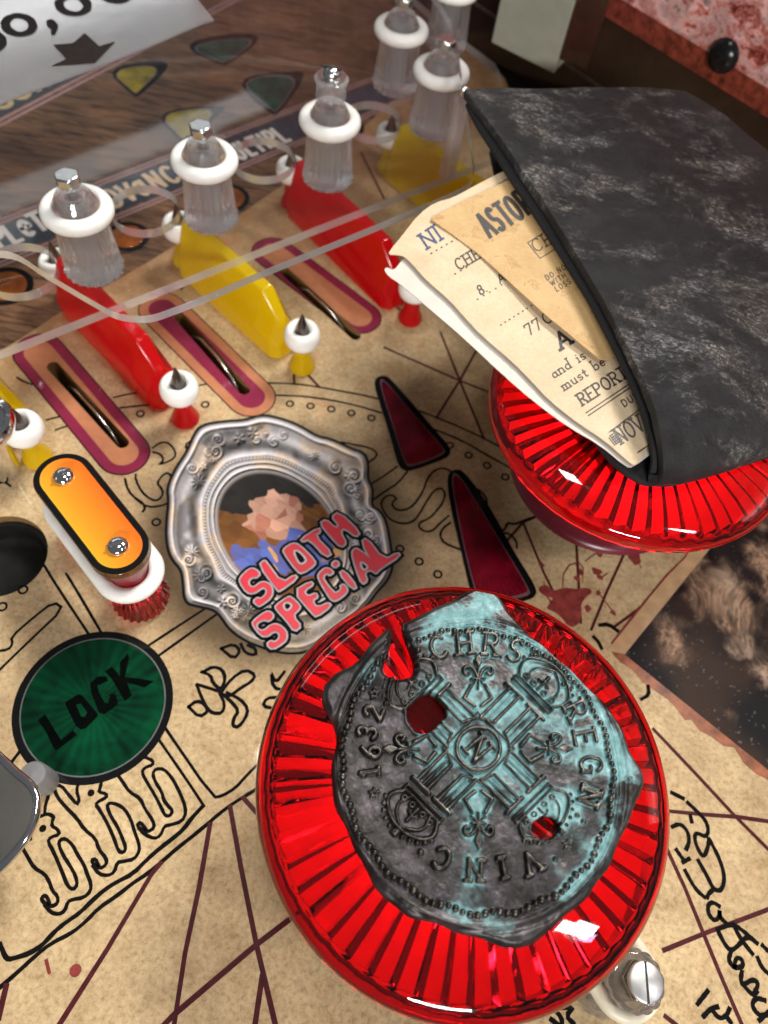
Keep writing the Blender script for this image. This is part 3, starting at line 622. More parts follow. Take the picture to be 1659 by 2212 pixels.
# ---- printed caption band and its words, second band higher up
bd = Ink(FLAT, .006)
A0, A1 = at(-20, 530), at(830, 195); bdir = (A1-A0).normalized(); bn = Vector((-bdir.y, bdir.x, 0))
def strip(ink, c0, c1, w0, w1): ink.fill([(c0+bn*w0)[:2], (c1+bn*w0)[:2], (c1+bn*w1)[:2], (c0+bn*w1)[:2]])
strip(bd, A0-bdir*6, A1+bdir*1, -.85, .75)
bd.make('caption_band', m_navy, pf)
pk = Ink(FLAT, .0085)
for w in (-1.0, -1.18, .9, 1.08): strip(pk, A0-bdir*6, A1+bdir*2, w-.045, w+.045)
B0, B1 = at(-20, 268), at(330, 85); b2 = (B1-B0).normalized(); 
for w in (-.05, -.35): pk.fill([(B0+bn*(w-.07))[:2], (B1+b2*9+bn*(w-.07))[:2], (B1+b2*9+bn*(w+.07))[:2], (B0+bn*(w+.07))[:2]])
pk.make('band_border_lines', m_pink, pf)
ang = math.degrees(math.atan2(bdir.y, bdir.x))
w1 = Ink(FLAT, .012); w2 = Ink(FLAT, .012)
def cap_word(ink, text, dx, dy, h=.95, gap=.2, xs=.95, w=.21):
    p = at(dx, dy); write(ink, text, (p.x, p.y), ang, h, w, False, gap, xs)
for ch, dx, dy in (('P', 0, 536), ('L', 29, 526), ('T', 85, 501)): cap_word(w1, ch, dx, dy, 1.05, .1, .58, .19)
cap_word(w1, 'e', 57, 512, 1.75, .1, .42, .19)
for ch, dx, dy in (('D', 247, 449), ('V', 278, 436), ('N', 338, 410), ('C', 370, 397)): cap_word(w2, ch, dx, dy, 1.05, .1, .58, .19)
cap_word(w2, 'a', 306, 424, 1.75, .1, .46, .19)
cap_word(w1, 'ULTIPL', 519, 346, 1.05, .13, .50, .19)
w1.make('caption_words', m_cream_ink, pf); w2.make('caption_word', m_bronze_ink, pf)
gd = Ink(FLAT, .012)
bd2 = Ink(FLAT, .006); bd2.fill([(B0+bn*.1)[:2], (B1+b2*1+bn*.1)[:2], (B1+b2*1+bn*1.9)[:2], (B0+bn*1.9)[:2]]); bd2.make('upper_caption_band', m_navy, pf)
p = at(4, 237); write(gd, 'SUKSYNOE', (p.x, p.y), math.degrees(math.atan2(b2.y, b2.x)), 1.0, .26, False, .22, 1.0)
gd.make('upper_caption_word', m_gold_ink, pf)
dk = Ink(FLAT, .0045); dk.fill(W2([(1000, -60), (990, 60), (1090, 170), (1120, 240), (1700, 500), (1800, 300), (1300, -100)])); dk.make('dark_corner_patch', m_black, pf)  # flat black patch between the planks and the cabinet side

# ================================================================ FRAME MEDALLION printed on the playfield
fo = ([(420, 939), (435, 919), (480, 911), (530, 909), (565, 896), (605, 904), (645, 919), (685, 944), (715, 949), (760, 971), (787, 979), (795, 1004), (792, 1034), (805, 1057), (800, 1094), (820, 1104), (833, 1127), (840, 1164), (846, 1204), (846, 1231), (833, 1257), (813, 1277), (790, 1310), (745, 1350), (700, 1385), (660, 1408), (620, 1410),
      (590, 1404), (550, 1391), (520, 1376), (495, 1356), (482, 1336), (465, 1316), (425, 1308), (400, 1301), (397, 1256), (393, 1231), (375, 1211), (365, 1191), (360, 1156), (362, 1121), (366, 1080), (362, 1055), (378, 1016), (400, 984), (411, 962)])
FC = (603, 1157)
def polar_radius(poly, c, n):
    out = []
    for i in range(n):
        a = 2*PI*i/n; d = (math.cos(a), math.sin(a)); best = 1
        for k in range(len(poly)):
            p, q = poly[k], poly[(k+1) % len(poly)]
            x1, y1, x2, y2 = p[0]-c[0], p[1]-c[1], q[0]-c[0], q[1]-c[1]
            den = d[0]*(y2-y1)-d[1]*(x2-x1)
            if abs(den) < 1e-9: continue
            t = (x1*(y2-y1)-y1*(x2-x1))/den; u = (x1*d[1]-y1*d[0])/den
            if t > 0 and -1e-9 <= u <= 1+1e-9: best = max(best, t)
        out.append(best)
    return np.array(out)
NA, NR = 620, 190
RO = polar_radius(chaikin(fo, 2, True), FC, NA)
A = np.linspace(0, 2*PI, NA, endpoint=False)
def oval_r(a):
    ca, sa = np.cos(a-math.radians(47)), np.sin(a-math.radians(47)); return 1/np.sqrt((ca/158)**2+(sa/118)**2)
RI = oval_r(A)
U = np.linspace(0, 1, NR)
R = U[None, :]*RO[:, None]; AA = np.repeat(A[:, None], NR, 1)
X = FC[0]+R*np.cos(AA); Y = FC[1]+R*np.sin(AA)
ri = np.repeat(RI[:, None], NR, 1); ro = np.repeat(RO[:, None], NR, 1)
f = np.clip((R-ri)/(ro-ri), 0, 1)                      # 0 at the inner oval, 1 at the outer edge
MOT = []
mr_ = np.random.RandomState(5)
for k_ in range(58):          # curled leaves gathered in five clusters round the frame, small curls between them
    cl_a = [3.95, 5.5, .15, 2.45, 1.75][k_ % 5]; a_ = cl_a+mr_.randn()*.26 if k_ < 44 else mr_.rand()*2*PI; fr_ = .62+.20*(mr_.rand()-.5)*(1.6 if k_ < 44 else .6)
    MOT.append((a_, fr_, 9+9*mr_.rand(), mr_.choice([-1, 1]), mr_.rand()*6.28, mr_.rand()))
def relief(x, y, f, a):
    g = lambda c, w: np.exp(-((f-c)/w)**2)
    base = 1.0*g(.05, .035)+.75*g(.15, .03)+.55*g(.30, .05)+.9*g(.90, .045)-.7*g(.45, .10)+.35*g(.62, .12)
    base = base+.45*g(.225, .022)*(.5+.5*np.sin(a*150))
    orn = np.zeros_like(x)
    rin = oval_r(a)*0
    for (am, fm, rm, sg, ph, kind) in MOT:
        ii = int((am % (2*PI))/(2*PI)*NA) % NA; rad = RI[ii]+(RO[ii]-RI[ii])*fm; mx, my = FC[0]+rad*math.cos(am), FC[1]+rad*math.sin(am)
        dx, dy = x-mx, y-my; ro_ = np.hypot(dx, dy)/rm; w_ = np.exp(-(ro_/1.05)**4)
        an = np.arctan2(dy, dx)
        if kind < .55: h = (.5+.5*np.cos(sg*an+ph+7.5*np.log(ro_+.18)))*(.4+.9*np.exp(-ro_))
        elif kind < .8: h = (.5+.5*np.cos(9*an+ph))*np.clip(1.15-ro_, 0, 1)*1.1+.7*np.exp(-(ro_/.25)**2)
        else: h = (.55+.45*np.cos(5*an+ph))*np.exp(-((ro_-.45)/.3)**2)+.8*np.exp(-(ro_/.22)**2)
        orn = np.maximum(orn, w_*h*1.15)
    orn = orn*sstep(.30, .40, f)*(1-sstep(.96, 1.0, f))
    return 9*(base*(1-.6*np.clip(orn, 0, 1))+1.5*orn)+.8*fbm(x*.12, y*.12, 3, 8)
e_ = 1.0
def fa(x, y):
    dx, dy = x-FC[0], y-FC[1]; a = np.arctan2(dy, dx) % (2*PI); rr = np.hypot(dx, dy)
    rin = oval_r(a); rout = np.interp(a, np.append(A, 2*PI), np.append(RO, RO[0])); return np.clip((rr-rin)/(rout-rin), 0, 1), a
def H(x, y): ff, a = fa(x, y); return relief(x, y, ff, a)
def blur2(Z):
    for ax in (0, 1):
        r = (10, 16)[ax]; k = 2*r+1; pad = [(0, 0), (0, 0)]; pad[ax] = (r+1, r); c_ = np.cumsum(np.pad(Z, pad, mode='wrap' if ax == 0 else 'edge'), axis=ax)
        Z = (np.take(c_, range(k, c_.shape[ax]), axis=ax)-np.take(c_, range(0, c_.shape[ax]-k), axis=ax))/k
    return Z
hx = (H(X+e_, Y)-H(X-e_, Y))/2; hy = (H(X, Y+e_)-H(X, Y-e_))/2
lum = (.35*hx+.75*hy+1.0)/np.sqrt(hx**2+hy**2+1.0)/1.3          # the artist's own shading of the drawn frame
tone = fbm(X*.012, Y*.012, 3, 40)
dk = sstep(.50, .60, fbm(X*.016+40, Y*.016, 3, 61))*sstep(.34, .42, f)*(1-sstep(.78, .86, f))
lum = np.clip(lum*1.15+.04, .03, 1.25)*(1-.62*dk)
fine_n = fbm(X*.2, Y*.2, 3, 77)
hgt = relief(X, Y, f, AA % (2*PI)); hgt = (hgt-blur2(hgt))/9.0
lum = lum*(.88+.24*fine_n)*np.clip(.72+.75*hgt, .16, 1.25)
warm = sstep(.45, .65, fbm(X*.03, Y*.03, 3, 90))
cr = np.stack([lum*(.60+.14*warm), lum*(.57+.03*warm), lum*(.58-.10*warm)], -1)
# plain picture in the oval: dark cap, amber ground, soft flesh tone oval and blue below
dxo, dyo = X-FC[0], Y-FC[1]; gx = (dxo*math.cos(math.radians(-36))-dyo*math.sin(math.radians(-36)))*0+dxo; 
n1 = fbm(X*.02, Y*.02, 4, 15)
amber = np.stack([.30*(.4+n1), .115*(.35+n1), .02*(.5+n1)], -1)
top = sstep(20, -70, dyo+.15*dxo+40*(n1-.5)); pic = amber*(1-top[..., None])+np.array([.012, .011, .010])*top[..., None]
right = sstep(60, 115, dxo)*sstep(-20, 30, -dyo+40); pic = pic*(1-.5*right[..., None])+np.array([.10, .05, .02])*.5*right[..., None]
def blob(cx_, cy_, rx, ry, ang, soft=.25):
    ca, sa = math.cos(math.radians(ang)), math.sin(math.radians(ang)); u = ((X-cx_)*ca+(Y-cy_)*sa)/rx; v = (-(X-cx_)*sa+(Y-cy_)*ca)/ry
    return sstep(1+soft, 1-soft, np.hypot(u, v)+.15*(fbm(X*.03, Y*.03, 3, 33)-.5))
def over(col, m):
    global pic
    pic = pic*(1-m[..., None])+np.array(col)*m[..., None] if np.ndim(col) == 1 else pic*(1-m[..., None])+col*m[..., None]
sr_ = np.random.RandomState(21); sd_ = np.c_[FC[0]+(sr_.rand(330)-.5)*330, FC[1]+(sr_.rand(330)-.5)*330]      # plain faceted brush painting, no figure
xr, yr = X+10*(n1-.5), Y+10*(fbm(X*.03, Y*.03, 3, 6)-.5); bd2_ = np.full(X.shape, 1e9); ci_ = np.zeros(X.shape, int); d2n = np.full(X.shape, 1e9)
for q_, (ax_, ay_) in enumerate(sd_):
    d_2 = ((xr-ax_)*.8+(yr-ay_)*.5)**2+((yr-ay_)*.8-(xr-ax_)*.5)**2*2.2; m_ = d_2 < bd2_; d2n = np.where(m_, bd2_, np.minimum(d2n, d_2)); ci_[m_] = q_; bd2_[m_] = d_2[m_]
sx_, sy_ = sd_[:, 0]-FC[0], sd_[:, 1]-FC[1]; sv_ = .72+.5*sr_.rand(330)
cell = np.zeros((330, 3)); 
for q_ in range(330):
    u_, w_ = sx_[q_], sy_[q_]
    if ((u_+12)/62)**2+((w_+48)/50)**2 < 1: c_ = (.62, .34, .24) if sr_.rand() < .75 else (.42, .16, .11)
    elif w_ > 12+.35*(-u_-20) and w_ < 85: c_ = (.055, .12, .42) if sr_.rand() < .8 else (.55, .30, .10)
    elif w_ < -60-.1*u_: c_ = (.016, .014, .013)
    else: c_ = (.15, .058, .012)
    cell[q_] = np.array(c_)*sv_[q_]
cg_ = cell[ci_]*(.8+.4*fbm((X*.8+Y*.5)*.03, (Y*.8-X*.5)*.16, 3, 12))[..., None]
wfac = .82*sstep(.0, 1.0, 1-0*X)[..., None]; pic = pic*(1-wfac)+cg_*wfac
edge = sstep(1.0, .93, R/ri)[..., None]
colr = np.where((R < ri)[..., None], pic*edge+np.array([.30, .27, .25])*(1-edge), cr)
rim = sstep(.97, 1.0, U)[None, :]*np.ones_like(R); colr = colr*(1-rim[..., None])+np.array([.02, .02, .02])*rim[..., None]
fadebr = sstep(1270, 1400, Y+.2*(X-600))[..., None]*.55; colr = colr*(1-fadebr)+np.array([.20, .15, .09])*fadebr*(.5+fine_n[..., None])
V = []
for i in range(NA):
    for j in range(NR):
        if j == 0 and i: continue
        p = at(X[i, j], Y[i, j]); V.append((p.x, p.y, .012))
def vid(i, j): return 0 if j == 0 else (1+i*(NR-1)+(j-1) if i else j)
# vertex order: i = 0 holds the centre first
def vid(i, j): i %= NA; return 0 if j == 0 else (j if i == 0 else NR+(i-1)*(NR-1)+(j-1))
F = []
for i in range(NA):
    for j in range(NR-1):
        if j == 0: F.append((0, vid(i+1, 1), vid(i, 1)))
        else: F.append((vid(i, j), vid(i+1, j), vid(i+1, j+1), vid(i, j+1)))
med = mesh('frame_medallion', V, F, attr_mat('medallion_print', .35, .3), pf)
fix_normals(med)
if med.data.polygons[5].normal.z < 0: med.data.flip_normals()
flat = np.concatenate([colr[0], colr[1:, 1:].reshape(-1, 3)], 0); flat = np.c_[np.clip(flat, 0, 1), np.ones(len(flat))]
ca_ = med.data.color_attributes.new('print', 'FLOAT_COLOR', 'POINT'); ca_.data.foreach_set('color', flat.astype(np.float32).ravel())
# soft dark shade drawn round the medallion is part of the print
hl = Ink(FLAT, .009)
hl.line(chaikin(W2(fo), 2, True), .13, True); hl.make('medallion_outline', m_black, pf)
def disp(ink_sets, text, org, ang, h, gap, xs, wd, slant=.0, big=()):
    st, L = letters(text, False, gap, xs); c, s = math.cos(math.radians(ang)), math.sin(math.radians(ang))
    for q in st:
        P = []
        for x, y in q:
            x = x+slant*y; x *= h; y *= h; P.append((org[0]+x*c+y*s, org[1]+x*s-y*c))
        for ink, w in ink_sets: ink.line(W2(P), w)
tb, tg, tr = Ink(FLAT, .016), Ink(FLAT, .032), Ink(FLAT, .050)
th = Ink(FLAT, .066)
def inset(P, d):
    P = [np.array(p) for p in P]; n = len(P); ar = sum(P[i][0]*P[(i+1) % n][1]-P[(i+1) % n][0]*P[i][1] for i in range(n)); sg = 1 if ar > 0 else -1
    out = []
    for i in range(n):
        a = P[i]-P[i-1]; b_ = P[(i+1) % n]-P[i]; a = a/np.linalg.norm(a); b_ = b_/np.linalg.norm(b_)
        n1_ = np.array([-a[1], a[0]])*sg; n2_ = np.array([-b_[1], b_[0]])*sg; m_ = n1_+n2_; m_ = m_/max(np.linalg.norm(m_), .2)
        out.append(tuple(P[i]+m_*d/max(.55, m_.dot(n1_))))
    return out
def glyph(pts, hole=None, mp=(493.7, 1086.2, .23148)):
    Wp = chaikin(W2([(mp[0]+x*mp[2], mp[1]+y*mp[2]) for x, y in pts]), 1, True)
    tb.line(Wp, .20, True); tg.fill(inset(Wp, -.012)); tr.fill(inset(Wp, .036))
    if hole:
        Wh = chaikin(W2([(mp[0]+x*mp[2], mp[1]+y*mp[2]) for x, y in hole]), 1, True)
        tgh.fill(inset(Wh, -.035)); th.fill(inset(Wh, .02))
tgh = Ink(FLAT, .058)
glyph([(250, 612), (308, 668), (262, 712), (228, 705), (192, 735), (202, 775), (235, 788), (300, 735), (370, 740), (422, 800), (412, 890), (300, 975), (268, 970), (220, 922), (268, 882), (300, 895), (345, 855), (348, 815), (322, 800), (240, 860), (165, 848), (98, 750), (100, 700), (190, 612)])
glyph([(335, 530), (365, 560), (500, 745), (620, 665), (655, 710), (480, 838), (452, 828), (275, 585)])
glyph([(510, 430), (590, 375), (660, 385), (815, 540), (815, 590), (690, 672), (640, 655), (505, 470)], [(608, 460), (650, 455), (722, 535), (715, 558), (680, 578), (650, 558)])
glyph([(660, 345), (845, 225), (868, 280), (812, 312), (980, 478), (905, 522), (752, 350), (695, 378)])
glyph([(840, 195), (910, 150), (998, 232), (1022, 215), (950, 135), (1030, 80), (1240, 280), (1190, 335), (1080, 248), (1050, 282), (1112, 382), (1048, 432), (950, 330)])
glyph([(345, 1010), (400, 1015), (435, 1065), (380, 1120), (335, 1100), (275, 1128), (268, 1170), (322, 1197), (400, 1130), (470, 1130), (545, 1190), (555, 1260), (530, 1310), (410, 1385), (345, 1325), (395, 1280), (430, 1300), (470, 1262), (462, 1218), (420, 1212), (370, 1257), (300, 1252), (220, 1150), (220, 1105)])
glyph([(430, 960), (560, 870), (592, 880), (677, 960), (670, 1000), (605, 1060), (692, 1155), (615, 1218), (530, 1100), (435, 1000)], [(518, 950), (560, 938), (592, 970), (550, 1012), (520, 988)])
glyph([(595, 830), (765, 728), (805, 768), (710, 830), (745, 872), (815, 835), (845, 885), (788, 920), (830, 975), (935, 925), (970, 968), (820, 1080), (780, 1045)])
glyph([(830, 665), (895, 605), (945, 610), (992, 655), (945, 690), (915, 670), (893, 692), (895, 722), (985, 835), (1010, 835), (1045, 805), (1035, 775), (1075, 755), (1117, 800), (1110, 852), (1010, 927), (960, 920), (928, 880), (832, 720)])
glyph([(1018, 660), (1080, 622), (1212, 790), (1158, 822)]); glyph([(948, 575), (1005, 530), (1048, 580), (990, 622)])
glyph([(1138, 470), (1172, 425), (1207, 425), (1430, 590), (1395, 660), (1370, 672), (1320, 635), (1275, 665), (1307, 735), (1240, 777), (1180, 620)], [(1233, 555), (1302, 605), (1265, 637), (1240, 605)])
glyph([(1226, 370), (1290, 320), (1450, 530), (1580, 460), (1614, 500), (1420, 627), (1385, 668), (1365, 620)])
tgh.make('lettering_counter_edge', plain('pale_counter_edge', (.40, .36, .37), .35, .2, 5, coat=.3), pf); th.make('lettering_counter', m_black, pf)
m_letred, nt, b = new_mat('red_lettering'); setp(b, rough=.35, coat=.3)
nt.links.new(ramp(nt, noise(nt, coords(nt), .5, 2), [(.35, (.46, .008, .022)), (.7, (.64, .016, .04))]), b.inputs['Base Color'])
tb.make('lettering_outline', m_black, pf); tg.make('lettering_edge', plain('grey_lettering_edge', (.33, .31, .32), .35, .2, 5, coat=.3), pf); tr.make('lettering', m_letred, pf)

# ================================================================ DARK PICTURE PANEL printed at the right edge
pc = W2([(1349, 1414), (1549, 1167), (1760, 905), (1900, 1040), (1900, 1850), (1659, 1658)])
NX, NY = 330, 380
q0, q1, q2, q3 = [np.array(W2([p])[0]) for p in ((1349, 1414), (1760, 905), (2160, 1365), (1760, 1745))]
uu, vv = np.meshgrid(np.linspace(0, 1, NX), np.linspace(0, 1, NY), indexing='ij')
P = (q0*(1-uu)[..., None]+q1*uu[..., None])*(1-vv)[..., None]+(q3*(1-uu)[..., None]+q2*uu[..., None])*vv[..., None]
x, y = P[..., 0], P[..., 1]
wob = fbm(x*.8, y*.8, 4, 3)
wx, wy = x+1.5*fbm(x*.5, y*.5, 3, 8), y+1.5*fbm(x*.5+9, y*.5, 3, 18)
def ridge(n): return 1-np.abs(2*n-1)
r1 = ridge(fbm(wx*1.2, wy*.8, 5, 14, .6))**3; r2 = ridge(fbm(wx*3.4+3, wy*2.2, 4, 24, .6))**4
body_ = sstep(.42, .62, fbm(x*.55+2, y*.55, 4, 37)+.35*(uu-.55)-.55*np.clip(vv-.35, 0, 1))
r3 = ridge(fbm(wx*5.5+7, wy*2.6+.8*wx, 4, 54, .6))**3; lit = np.clip(body_*(.04+.75*r1*(.4+.9*r3)+1.1*r2*r3), 0, 1.2)
glow = sstep(.5, .8, fbm(x*.4, y*.4, 3, 31))
spk = sstep(.80, .86, fbm(x*12, y*12, 2, 71))
colr = np.stack([.010+.030*glow+.36*lit+.10*spk, .009+.014*glow+.225*lit+.09*spk, .010+.006*glow+.14*lit+.08*spk], -1)
for bx, by, br, el in ((1565, 1255, .62, 1.5), (1592, 1392, .55, .9), (1650, 1440, .5, 1.8)):
    c = W2([(bx, by)])[0]; u_, v_ = x-c[0], y-c[1]; rr_ = np.hypot(u_+1.1*(wob-.5), v_/el+.8*(fbm(x*1.5, y*1.5, 3, 88)-.5))/br; m = (sstep(1.1, .6, rr_)*(.25+.75*r3)*(.5+.5*r1))[..., None]
    colr = colr*(1-m)+np.array([.42, .29, .20])*m*(np.clip(1.05-.75*rr_**2+.35*(u_-v_)/br, .05, 1.3)*(.7+.5*r2))[..., None]
V = [(float(a), float(b_), .010) for a, b_ in zip(x.ravel(), y.ravel())]
F = [(i*NY+j, (i+1)*NY+j, (i+1)*NY+j+1, i*NY+j+1) for i in range(NX-1) for j in range(NY-1)]
dp = mesh('dark_picture_panel', V, F, attr_mat('dark_picture_print', .25, .5, grain=.3), pf)
if dp.data.polygons[0].normal.z < 0: dp.data.flip_normals()
ca_ = dp.data.color_attributes.new('print', 'FLOAT_COLOR', 'POINT'); ca_.data.foreach_set('color', np.c_[np.clip(colr.reshape(-1, 3), 0, 1), np.ones(NX*NY)].astype(np.float32).ravel())
tn = Ink(FLAT, .0075); tn.fill(W2([(1312, 1405), (1349, 1414), (1549, 1167), (1760, 905), (1735, 880), (1520, 1145)])); tn.make('tan_border', plain('tan_border_print', (.47, .30, .16), .38, .2, 2), pf)
ed = W2([(1349, 1414), (1659, 1658), (1760, 1745)]); 
tear = Ink(FLAT, .0085); up = W2(T(2, 1, [(640, 2010), (700, 2080), (780, 2130), (850, 2212)])+T(2, 2, [(935, 60), (1010, 110), (1075, 180), (1120, 245), (1160, 240), (1215, 310), (1290, 350), (1370, 410), (1440, 420), (1500, 520), (1580, 590), (1680, 640), (1800, 720)]))
tear.fill(up+W2([(1860, 1800), (1659, 1656), (1349, 1413)])); tear.make('torn_edge_print', plain('torn_edge_ink', (.24, .075, .03), .4, .6, 2.2), pf)
tl = Ink(FLAT, .012); tl.line(W2(T(2, 1, [(645, 1960), (770, 1800), (900, 1640), (1000, 1520), (1120, 1400), (1160, 1330)])), .05, False, .6); tl.make('rust_hairline', m_blood, pf)

# ================================================================ LANE GUIDES
m_red_pl = see_through('red_guide_plastic', (.85, .03, .03), .16, (.80, .010, .014), .62, ior=1.4)
m_yel_pl = see_through('yellow_guide_plastic', (.90, .78, .06), .16, (.88, .68, .008), .66, ior=1.4)
m_rubber = plain('white_rubber', (.80, .79, .75), .45, .09, 2.2, bumpy=.06, bscale=40)
m_rub_cr = plain('cream_rubber', (.66, .61, .47), .40, .06, 4, bumpy=.05, bscale=40)
m_spike = plain('dark_spike_metal', (.16, .14, .13), .3, .15, 6, metal=1.0)
def lane_guide(far, near, mat, label):
    far = Vector(far); near = Vector(near); d = (near-far); L = d.length; a = math.atan2(d.y, d.x)
    e = empty('lane_guide', (far.x, far.y, .02), label, 'lane guide', 'plastic lane guides between the slots'); e.rotation_euler = (0, 0, a)
    sec = lambda w, s, t, h: [(-w, 0), (-w, s), (-t, h), (t, h), (w, s), (w, 0)]
    st = [(.35, sec(.50, .55, .16, 1.5)), (.6, sec(.62, .85, .22, 2.35)), (L-1.75, sec(.62, .85, .22, 2.35)), (L-1.0, sec(.60, .80, .15, 1.5)), (L-.72, sec(.36, .6, .10, .95))]
    V = []; F = []
    for s, sc in st: V += [(s, y, z) for y, z in sc]
    for i in range(len(st)-1):
        for k in range(6): F.append((i*6+k, i*6+(k+1) % 6, i*6+6+(k+1) % 6, i*6+6+k))
    F += [tuple(range(6)), tuple(len(V)-6+k for k in reversed(range(6)))]
    o = mesh('guide_wall', V, F, mat, e); fix_normals(o); bevel(o, .07, 3, 20); auto_smooth(o, 30)
    for x in (0, L):
        p = lathe('end_post', [(.001, 0), (.43, 0), (.46, .08), (.42, .22), (.30, .5), (.26, .85), (.30, 1.15), (.36, 1.22), (.2, 1.26), (.001, 1.26)], mat, e, 28); p.location = (x, 0, 0)
        q = lathe('spike', [(.001, 1.26), (.24, 1.26), (.25, 1.72), (.22, 1.86), (.05, 2.42), (.035, 2.50), (.001, 2.53)], m_spike, e, 20, deg=30); q.location = (x, 0, 0)
    return e, far, near
def rubber(name, loc, prof, label, group, mat=m_rubber, n=36, cat='rubber ring'):
    o = lathe(name, prof, mat, None, n, close=True); o.location = loc; tag(o, label, cat, group); return o
NEAR = [(-10.83, 11.24), (-6.96, 13.77), (-3.8, 16.9), (-.47, 20.15), (2.6, 24.5)]
FARP = [(-16.2, 15.2), (-12.43, 17.85), (-9.18, 20.81), (-6.11, 25.14), (-2.78, 28.56)]
gl = ['yellow lane guide half hidden by the chrome ring and the orange plate', 'red lane guide between the leftmost slot and the tan slot', 'yellow lane guide with its near post between two slots', 'red lane guide running under the papers', 'yellow lane guide farthest back beside the wallet']
rl = ['white ring on the near post of the leftmost yellow guide', 'white ring on the near post of the left red guide', 'white ring on the near post of the middle yellow guide', 'white ring on the post of the red guide under the papers', 'white ring on the near post of the farthest yellow guide']
rf = ['white ring at the far end of the leftmost yellow guide', 'white ring at the far end of the left red guide', 'white ring at the far end of the middle yellow guide', 'white ring at the far end of the red guide by the papers', 'white ring at the far end of the farthest yellow guide']
ringp = [(.24+.33*(1-math.cos(t))*.5+.165*0, 0) for t in (0,)]
def fat_ring(): return [(.40+.20*math.cos(t), 1.53+.36*math.sin(t)) for t in np.linspace(0, 2*PI, 18, endpoint=False)]
for i in range(5):
    lane_guide(FARP[i], NEAR[i], m_yel_pl if i % 2 == 0 else m_red_pl, gl[i])
    rubber('rubber_ring', (*NEAR[i], .02), fat_ring(), rl[i], 'white rubber rings on the lane guide posts')
    if i: rubber('rubber_ring', (*FARP[i], .02), fat_ring(), rf[i], 'white rubber rings on the lane guide posts')

# ================================================================ CLEAR PLATES AND STAR POSTS
m_acr = see_through('clear_acrylic_face', (.978, .982, .982), .03, ior=1.2, bumpy=.010, bscale=.5)
m_acr_edge = see_through('clear_acrylic_edge', (.72, .75, .75), .08, (.80, .82, .82), .55, ior=1.5, bumpy=.6, bscale=7, extra=.36)
m_clear = bpy.data.materials.new('clear_post_plastic'); m_clear.use_nodes = True
bb = m_clear.node_tree.nodes['Principled BSDF']; bb.inputs['Base Color'].default_value = (.97, .97, .98, 1); setp(bb, rough=.06, trans=1.0, ior=1.46)
m_post = bpy.data.materials.new('clear_post_resin'); m_post.use_nodes = True; nt = m_post.node_tree; pb = nt.nodes['Principled BSDF']
pb.inputs['Base Color'].default_value = (.98, .98, .99, 1); setp(pb, rough=.07, trans=1.0, ior=1.45)
d1 = nt.nodes.new('ShaderNodeBsdfDiffuse'); d1.inputs[0].default_value = (.86, .85, .86, 1); d2 = nt.nodes.new('ShaderNodeBsdfTranslucent'); d2.inputs[0].default_value = (.86, .85, .86, 1)
x1 = nt.nodes.new('ShaderNodeMixShader'); nt.links.new(d1.outputs[0], x1.inputs[1]); nt.links.new(d2.outputs[0], x1.inputs[2]); x2 = nt.nodes.new('ShaderNodeMixShader'); x2.inputs[0].default_value = .09
nt.links.new(pb.outputs[0], x2.inputs[1]); nt.links.new(x1.outputs[0], x2.inputs[2]); nt.links.new(x2.outputs[0], nt.nodes['Material Output'].inputs[0])
m_clear2 = see_through('clear_post_skin', (.86, .86, .87), .07, (.85, .84, .85), .26, ior=1.5, extra=.07)
low = empty('acrylic_plate', (-4, 22, 2.75), 'lower clear acrylic plate with round cut-outs and a straight front edge', 'acrylic plate')
lo = [(-160, 820), (0, 757), (320, 632), (700, 483), (1040, 351), (1075, 338), (1098, 318), (1103, 285), (1092, 215), (1083, 165), (1070, 138), (1000, 85), (900, 0), (700, -160), (-160, -60)]
holes = [circle((at(x, y, 3).x, at(x, y, 3).y), r, 44) for x, y, r in ((42, 578, 1.1), (312, 447, 1.12), (568, 338, 1.12), (806, 256, 1.12))]
prism('clear_sheet', W2(lo, 3.0), 2.68, 3.0, [m_acr, m_acr_edge], low, low.location, 0, 2, True, holes, True).location = (0, 0, 0)
for o in list(low.children):
    for v_ in o.data.vertices: v_.co.z += 0
upl = empty('acrylic_plate', (-4, 22, 5.74), 'upper clear acrylic plate with a rounded front corner lying on the post tops', 'acrylic plate')
uo = [(-200, 520), (0, 541), (26, 544), (58, 561), (79, 577), (159, 625), (225, 663), (238, 671), (265, 679), (300, 683), (330, 680), (357, 671), (439, 640), (576, 580), (685, 537), (796, 492), (960, 424), (1005, 402), (1022, 385), (1026, 360), (1020, 317), (1003, 207), (986, 77), (965, 25), (900, -60), (700, -200), (-200, -200)]
prism('clear_sheet', chaikin(W2(uo, 5.98), 1, True), 5.73, 5.98, [m_acr, m_acr_edge], upl, upl.location, 0, 2, True, (), True).location = (0, 0, 0)
def flute(a, r, z, j):
    if z < 1.85 and r > .55: return (r*(1-.085*abs(math.sin(a*11))**.7), z)
    return (r, z)
POST = [(.001, 0), (.88, 0), (.93, .05), (.92, .18), (.87, .24), (.85, .6), (.79, 1.4), (.765, 1.82), (.70, 1.90), (.66, 2.06), (.66, 2.26), (.69, 2.34), (.62, 2.44), (.50, 2.66), (.46, 2.72), (.001, 2.72)]
def hexbolt(r, h, n=6): return [(r*math.cos(2*PI*i/n), r*math.sin(2*PI*i/n)) for i in range(n)]
